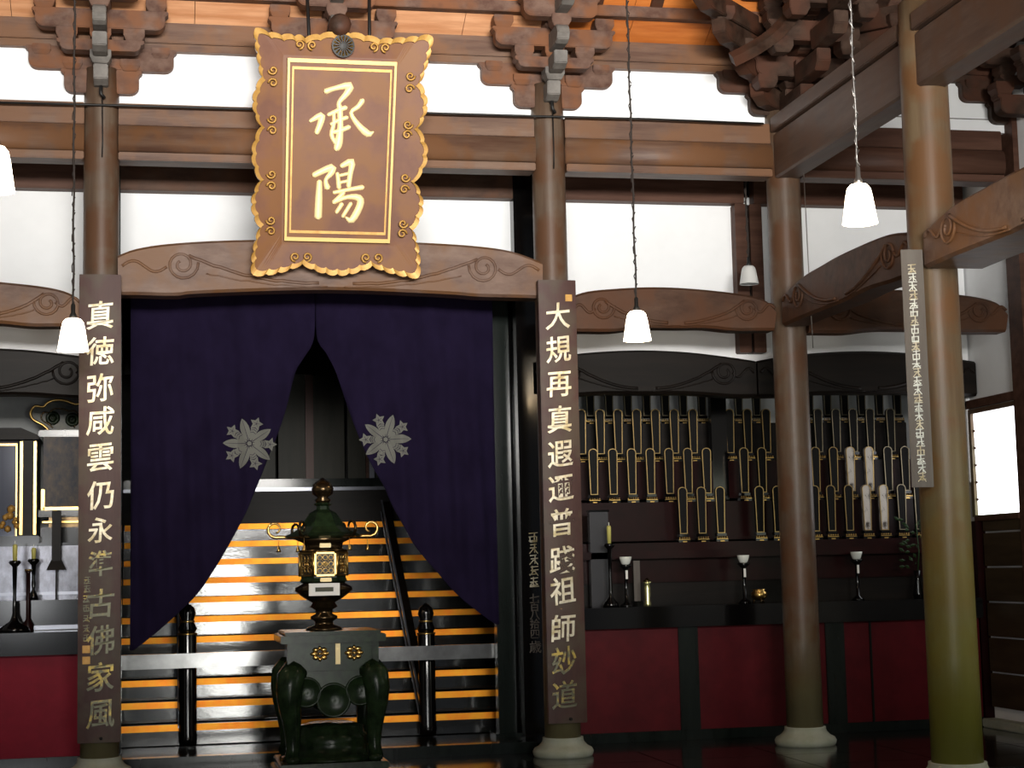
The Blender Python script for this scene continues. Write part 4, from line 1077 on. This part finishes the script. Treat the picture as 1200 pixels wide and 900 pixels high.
rows = [[692, 714, 736, 758, 780, 801, 823, 866, 887, 949, 970, 990, 1010, 1031, 1052],
        [682, 704, 725, 747, 769, 791, 813, 856, 877, 899, 938, 960, 981, 1001, 1021, 1045],
        [696, 719, 741, 763, 785, 807, 829, 873, 894, 936, 957, 978, 998, 1020, 1042, 1062],
        [801, 823, 845, 891, 912, 935, 956, 975, 996, 1017, 1037, 1058, 1078]]
rn = ['topmost', 'second', 'third', 'lowest']
used = set()
glint_tabs = {(2, 998), (2, 1020), (3, 1017), (3, 1037)}
ordn = ['first', 'second', 'third', 'fourth', 'fifth', 'sixth', 'seventh', 'eighth', 'ninth', 'tenth']
for r, xs in enumerate(rows):
    hidden = [x for x in xs if 905 < x < 946]
    segs = {'left': [x for x in xs if x < 840 or (r == 3 and x < 850)], 'mid': [x for x in xs if (840 <= x < 905) and not (r == 3 and x < 850)], 'right': [x for x in xs if x >= 905]}
    for sk, sx in segs.items():
        for i, px in enumerate(sx):
            base = protoF if (r, px) in glint_tabs else (protoD if (px > 1040 or (r <= 1 and px > 950) or r == 0) else proto)
            y = TY[r]-.05; p = atY(px, TPY[r], y)
            key = id(base)
            where = {'left': 'left of the gap', 'mid': 'just left of the bare column', 'right': 'right of the bare column'}[sk]
            lab = '%s black memorial tablet of the %s row, %s' % (ordn[i], rn[r], where)
            if (r, px) in glint_tabs: lab = '%s memorial tablet of the %s row, patched pale grey, %s' % (ordn[i], rn[r], where)
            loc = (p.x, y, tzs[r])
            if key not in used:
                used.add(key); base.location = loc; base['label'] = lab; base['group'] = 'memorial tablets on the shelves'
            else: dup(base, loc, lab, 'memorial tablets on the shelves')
tag(obj('divider_post', MB().box(xY(832, 500, 2.3), xY(850, 500, 2.3), 2.25, 2.35, tzs[2], 4.1), LAC), 'dark upright filling the gap between the tablet groups', 'post')

# offerings on the right altar
def cup(px, py, Y, zbase, label):
    p = atY(px, py, Y)
    t = thing('tea_bowl_stand', label, 'bowl stand', (p.x, Y, zbase))
    obj('bowl', MB().lathe([(.025, p.z-.045), (.045, p.z-.03), (.062, p.z+.02), (.065, p.z+.04), (.058, p.z+.04), (.05, p.z+.0)], (p.x, Y, 0), 20), PORC, t)
    obj('stand', MB().lathe([(.07, zbase), (.06, zbase+.02), (.02, zbase+.05), (.018, p.z-.10), (.07, p.z-.05), (.06, p.z-.04)], (p.x, Y, 0), 16), LAC, t)
    obj('stem_glint', MB().box(p.x-.012, p.x+.012, Y-.035, Y-.028, p.z-.19, p.z-.10), WHITEP, t)  # white glint on the stand's stem, modelled as a thin strip
cup(733, 657, 1.25, zt, 'white tea bowl on a black stand nearest the right calligraphy board')
cup(871, 655, 1.25, zt, 'white tea bowl on a black stand just left of the bare column')
cup(1003.5, 651, 1.25, zt, 'white tea bowl on a black stand right of the bare column')
def candlestick(px, pyb, pyt, Y, zbase, label, hand=.05):
    p = atY(px, pyb, Y); zc0 = p.z; zc1 = zY(px, pyt, Y)
    t = thing('candlestick', label, 'candlestick', (p.x, Y, zbase))
    obj('stick', MB().lathe([(hand*1.7, zbase), (hand*1.5, zbase+.04), (hand*.5, zbase+.10), (.022, zbase+.16), (.016, (zbase+zc0)/2), (.024, zc0-.06), (.06, zc0-.02), (.05, zc0)], (p.x, Y, 0), 16), LAC, t)
    obj('candle', MB().lathe([(.020, zc0), (.024, zc1-.02), (.018, zc1)], (p.x, Y, 0), 12), CANDLE, t)
    obj('wick', MB().tube([(p.x, Y, zc1), (p.x, Y, zc1+.035)], .005, 5), PORC, t)
candlestick(714, 637, 616, 1.2, zt, 'tall candlestick with yellow candle on the right altar beside the calligraphy board')
p = atY(759, 708, 1.12); zq = zY(759, 684, 1.12)
t = thing('brass_vase', 'small yellowish metal vase near the front edge of the right altar', 'vase', (p.x, 1.12, zt))
obj('body', MB().lathe([(.035, zt), (.04, zt+.02), (.03, zt+.06), (.036, zq-.04), (.03, zq), (.045, zq+.02)], (p.x, 1.12, 0), 16), mat('pale_brass', (.75, .72, .35), .25, .9), t)
obj('lid', MB().lathe([(.045, zq+.02), (.03, zq+.04), (.008, zq+.06)], (p.x, 1.12, 0), 16), BRONZEB, t)
p = atY(890, 706, 1.15)
t = thing('incense_burner', 'small dark incense burner beside the bare column on the right altar', 'incense burner', (p.x, 1.15, zt))
obj('bowl', MB().lathe([(.04, zt+.03), (.08, zt+.06), (.085, zt+.11), (.06, zt+.13), (.07, zt+.145)], (p.x, 1.15, 0), 18), GOLDB, t)
for k in range(3):
    a = 2*pi*k/3+.5; obj('leg', MB().tube([(p.x+.05*cos(a), 1.15+.05*sin(a), zt+.05), (p.x+.065*cos(a), 1.15+.065*sin(a), zt)], .012, 6), BRONZEB, t)
for px, Y, w_, pt, lab in ((703, 1.45, .10, 600, 'grey box standing in for a pale reflection behind the right altar candlestick'), (747, 1.4, .035, 657, 'narrow white slip standing behind the first tea bowl')):
    p = atY(px, 700, Y); z1 = zY(px, pt, Y)
    t = thing('standing_slip' if w_ < .05 else 'reflection_box', lab, 'box' if w_ > .05 else 'paper', (p.x, Y, zt))
    if w_ > .05:
        obj('case', MB().box(p.x-w_, p.x+w_, Y-.05, Y+.05, zt, z1), mat('reflection_grey', (.05, .05, .055), .2), t, .006); obj('lid', MB().box(p.x-w_-.01, p.x+w_+.01, Y-.06, Y+.06, z1, z1+.02), LAC, t)  # grey box added where only a pale reflection shows
    else:
        obj('sheet', MB().box(p.x-w_, p.x+w_, Y-.006, Y+.006, zt+.05, z1), BOARDG, t, .002); obj('stand', MB().box(p.x-w_-.02, p.x+w_+.02, Y-.04, Y+.04, zt, zt+.05), LAC, t)
# sprig of leaves by the nearest column
p = atY(1076, 690, 1.3)
t = thing('leafy_sprig', 'dark green leafy sprig in a vase behind the nearest column', 'plant', (p.x, 1.3, zt))
obj('vase', MB().lathe([(.05, zt), (.06, zt+.05), (.03, zt+.2), (.045, zt+.3)], (p.x, 1.3, 0), 16), LAC, t)
rnd = random.Random(2)
for k in range(46):
    a = rnd.uniform(0, 2*pi); h = rnd.uniform(.28, .85); r = rnd.uniform(.02, .22); c = Vector((p.x+r*cos(a), 1.3+r*.4*sin(a)-.05, zt+h))
    d = Vector((cos(a), .4*sin(a), rnd.uniform(-.2, .7))).normalized(); s = d.cross(Vector((0, 1, 0.2))).normalized()*.018; q = d*.075
    obj('leaf', MB().add([c, c+q*.5+s, c+q, c+q*.5-s, c+q*.5+Vector((0, -.008, .004))], [(0, 1, 4), (1, 2, 4), (2, 3, 4), (3, 0, 4), (3, 2, 1, 0)]), LEAF, t)
obj('stem', MB().tube([(p.x, 1.3, zt+.25), (p.x+.02, 1.28, zt+.5), (p.x-.01, 1.26, zt+.8)], .008, 5), LEAF, t)

# ---------------------------------------------------------------- left altar furnishings
# stepped tables behind the altar top
for (y0, y1, pt, pb, m, lab) in ((1.5, 2.0, 703, 735, REDD, 'low black step table at the left, nearest the altar edge'), (2.0, 2.9, 636, 697, WORNSIL, 'table with a bright reflective front at the left')):
    za, zb_ = zY(60, pb, y0), zY(60, pt, y0)
    t = thing('step_table', lab, 'table', (-1.6, (y0+y1)/2, ztl))
    obj('front', MB().box(-3.3, -.2, y0+.02, y1, ztl, zb_-.03), LAC if m is REDD else mat('silver_table_sheen', (.05, .05, .065), .16, .3, c2=(.16, .16, .20), scale=(9, 9, 5), spec=1), t)  # bright reflection on the table partly put into a silver mottled colour
    obj('top', MB().box(-3.32, -.18, y0, y1, zb_-.03, zb_), LAC, t, .008)
    obj('edge_strip', MB().box(-3.3, -.2, y0-.012, y0+.01, za-.02 if m is REDD else za, (za+.02) if m is REDD else za+.03), WORNSIL, t)
zc = zY(20, 628, 2.15); zt2 = zY(60, 636, 2.0)
# black shrine cabinet with gold edges
x1 = xY(43, 560, 2.2); x0 = x1-1.1; zq1 = zY(30, 515, 2.2)
t = thing('shrine_cabinet', 'black lacquered shrine cabinet with gold edges at the left edge', 'cabinet', ((x0+x1)/2, 2.45, zt2))
obj('box', MB().box(x0, x1, 2.3, 2.8, zt2, zq1), W_BLACK, t, .01)
obj('plinth', MB().box(x0-.03, x1+.03, 2.17, 2.85, zt2, zc), LAC, t, .01)
rp = [(x0-.02, zq1), (x1+.02, zq1), (x1+.0, zq1+.05), (x1-.16, zq1+.12), (x0, zq1+.12)]
obj('roof', MB().prism(rp, 'y', 2.18, 2.85), W_BLACK, t)
dxx = xY(20, 560, 2.2)
obj('door', MB().box(dxx+.02, x1, 2.22, 2.27, zc, zq1-.01), W_BLACK, t, .004)
for px in (25, 41):
    q = xY(px, 560, 2.2); obj('gold_edge', MB().box(q-.014, q+.014, 2.195, 2.22, zc+.01, zq1-.02), GOLDB, t)
obj('glass', MB().box(x0+.1, dxx, 2.24, 2.25, zc, zq1-.03), mat('cabinet_glass', (.06, .065, .09), .08, .2), t)
gq = MB()
rnd = random.Random(4)
for k in range(40): gq.ball((x0+.15+rnd.random()*(dxx-x0-.15), 2.22, zc+.05+rnd.random()*.28), .025+.02*rnd.random(), 6)
obj('gilt_carving', gq, GOLDP, t)
obj('gold_frame', MB().box(x0+.1, dxx+.0, 2.225, 2.24, zq1-.06, zq1-.04).box(dxx-.015, dxx+.0, 2.225, 2.24, zc, zq1-.05), GOLDB, t)
# ornate votive tablet with cloud shaped crown
yv = 2.5
vx0, vx1 = xY(51, 550, yv), xY(104, 550, yv); vz0, vz1 = zY(75, 598, yv), zY(75, 512, yv)
t = thing('votive_frame', 'standing ornate frame with cloud-shaped gold rim, partly behind the left calligraphy board', 'frame', ((vx0+vx1)/2, yv, zt2))
obj('panel', MB().box(vx0, vx1, yv-.02, yv+.03, vz0, vz1), MIRR, t)
fr = MB().box(vx0-.02, vx0+.015, yv-.035, yv-.01, vz0, vz0+.22).box(vx0, vx1, yv-.035, yv-.01, vz0, vz0+.035); obj('gold_corner', fr, GOLDB, t)
obj('crossbar', MB().box(vx0-.05, vx1+.02, yv-.05, yv+.05, vz1, vz1+.07), LAC_G, t, .01)
cc = [(58, 505), (50, 498), (39, 492), (36, 484), (41, 476), (51, 477), (56, 472), (66, 469), (78, 470), (88, 474), (98, 473), (106, 480), (108, 492), (100, 500), (98, 505)]
cp = smooth_line([(atY(a, b, yv).x, atY(a, b, yv).z) for a, b in cc], 3)
obj('crown', MB().prism(cp, 'y', yv-.0, yv+.05), mat('grey_green_crown', (.03, .036, .036), .4, .1, c2=(.09, .085, .06), scale=(9, 9, 9)), t)
obj('gold_rim', MB().tube([(a, yv-.015, b) for a, b in cp], .016, 6), GOLDB, t)
obj('gold_rim', MB().tube([(vx0+.2+(a-(vx0+vx1)/2)*.62, yv-.02, vz1+.15+(b-vz1-.15)*.62) for a, b in cp], .009, 6), BRONZEB, t)
for a, b in ((62, 490), (85, 492)):
    q = atY(a, b, yv); mb = MB().ringy((q.x, yv-.02, q.z), .055, .02).ringy((q.x, yv-.02, q.z), .02, .014); obj('carved_boss', mb, BRONZE, t)
obj('stand_shelf', MB().box(vx0-.08, vx1+.05, yv-.12, yv+.1, zY(75, 606, yv), vz0), LAC, t, .01)
obj('stand_shelf', MB().box(vx0-.02, vx1+.05, yv-.1, yv+.08, zt2, zY(75, 618, yv)), LAC, t, .01)
obj('stand_neck', MB().box(vx0+.06, vx1, yv-.06, yv+.05, zY(75, 618, yv), zY(75, 606, yv)), BRONZEB, t)
obj('gold_strip', MB().box(vx0+.0, vx1, yv-.125, yv-.115, zY(75, 613, yv), zY(75, 611, yv)), GOLDB, t)
# flared dark clapper-like stand, candlesticks
p = atY(66, 668, 1.9); z1 = zY(66, 598, 1.9)
t = thing('flared_stand', 'dark upright stand with flared foot before the ornate frame', 'stand', (p.x, 1.9, p.z))
obj('stem', MB().box(p.x-.045, p.x+.045, 1.86, 1.94, p.z+.08, z1), W_BLACK, t, .01)
obj('peg', MB().box(p.x-.008, p.x+.008, 1.89, 1.91, zY(60, 703, 1.5), p.z+.01), W_BLACK, t)
obj('foot', MB().add([(p.x+sx*w_, 1.9+sy*w_*.6, z) for z, w_ in ((p.z, .095), (p.z+.10, .05)) for sx, sy in ((-1, -1), (1, -1), (1, 1), (-1, 1))], [(0, 1, 2, 3), (7, 6, 5, 4), (0, 1, 5, 4), (1, 2, 6, 5), (2, 3, 7, 6), (3, 0, 4, 7)]), W_BLACK, t)
candlestick(17.5, 657, 638, 1.3, ztl, 'tall black candlestick with yellow candle at the left edge', .09)
candlestick(39.5, 655, 642, 1.75, zY(40, 703, 1.75), 'short dark candlestick right of the tall left one', .03)
p = atY(33, 700, 1.45)
t = thing('flower_vase', 'slim dark red vase behind the left candlestick', 'vase', (p.x, 1.45, ztl))
obj('body', MB().lathe([(.05, ztl), (.055, ztl+.05), (.02, ztl+.12), (.02, zY(33, 672, 1.45)), (.035, zY(33, 669, 1.45))], (p.x, 1.45, 0), 16), REDD, t)
obj('lip', MB().lathe([(.03, zY(33, 669, 1.45)), (.038, zY(33, 668, 1.45)), (.03, zY(33, 667, 1.45))], (p.x, 1.45, 0), 16), GOLDB, t)

# repeats of one kind share a group phrase
GR = {'column': 'round columns of the hall', 'arched_beam': 'carved arched beams', 'bracket_cluster': 'bracket clusters under the ceiling', 'purlin': 'long purlins under the ceiling',
      'soffit': 'boarded soffits between purlins', 'plate_beam': 'flat plates over the tie beams', 'tie_beam': 'tie beams of the front row', 'ledge_rail': 'ledge rails under the tie beams',
      'head_rail': 'head rails of the white panels', 'lintel_beam': 'dark arched beams over the altars', 'pendant_lamp': 'hanging bell lamps', 'tea_bowl_stand': 'tea bowls on the right altar',
      'candlestick': 'candlesticks on the altars', 'tablet_tier': 'shelf steps for the tablets', 'newel_post': 'newel posts of the stairs', 'stair_rail': 'sloping stair rails', 'curtain': 'indigo curtain panels',
      'calligraphy_board': 'calligraphy boards on the columns', 'depth_beam': 'straight beams toward the viewer', 'depth_plate': 'plates on the straight beams', 'door_post': 'posts flanking the doorway',
      'altar': 'red fronted altars', 'step_table': 'step tables on the left altar', 'iron_hook': 'iron hooks on the columns'}
for o in SC.objects:
    if o.parent is None and 'label' in o and 'group' not in o and o.name.split('.')[0] in GR: o['group'] = GR[o.name.split('.')[0]]
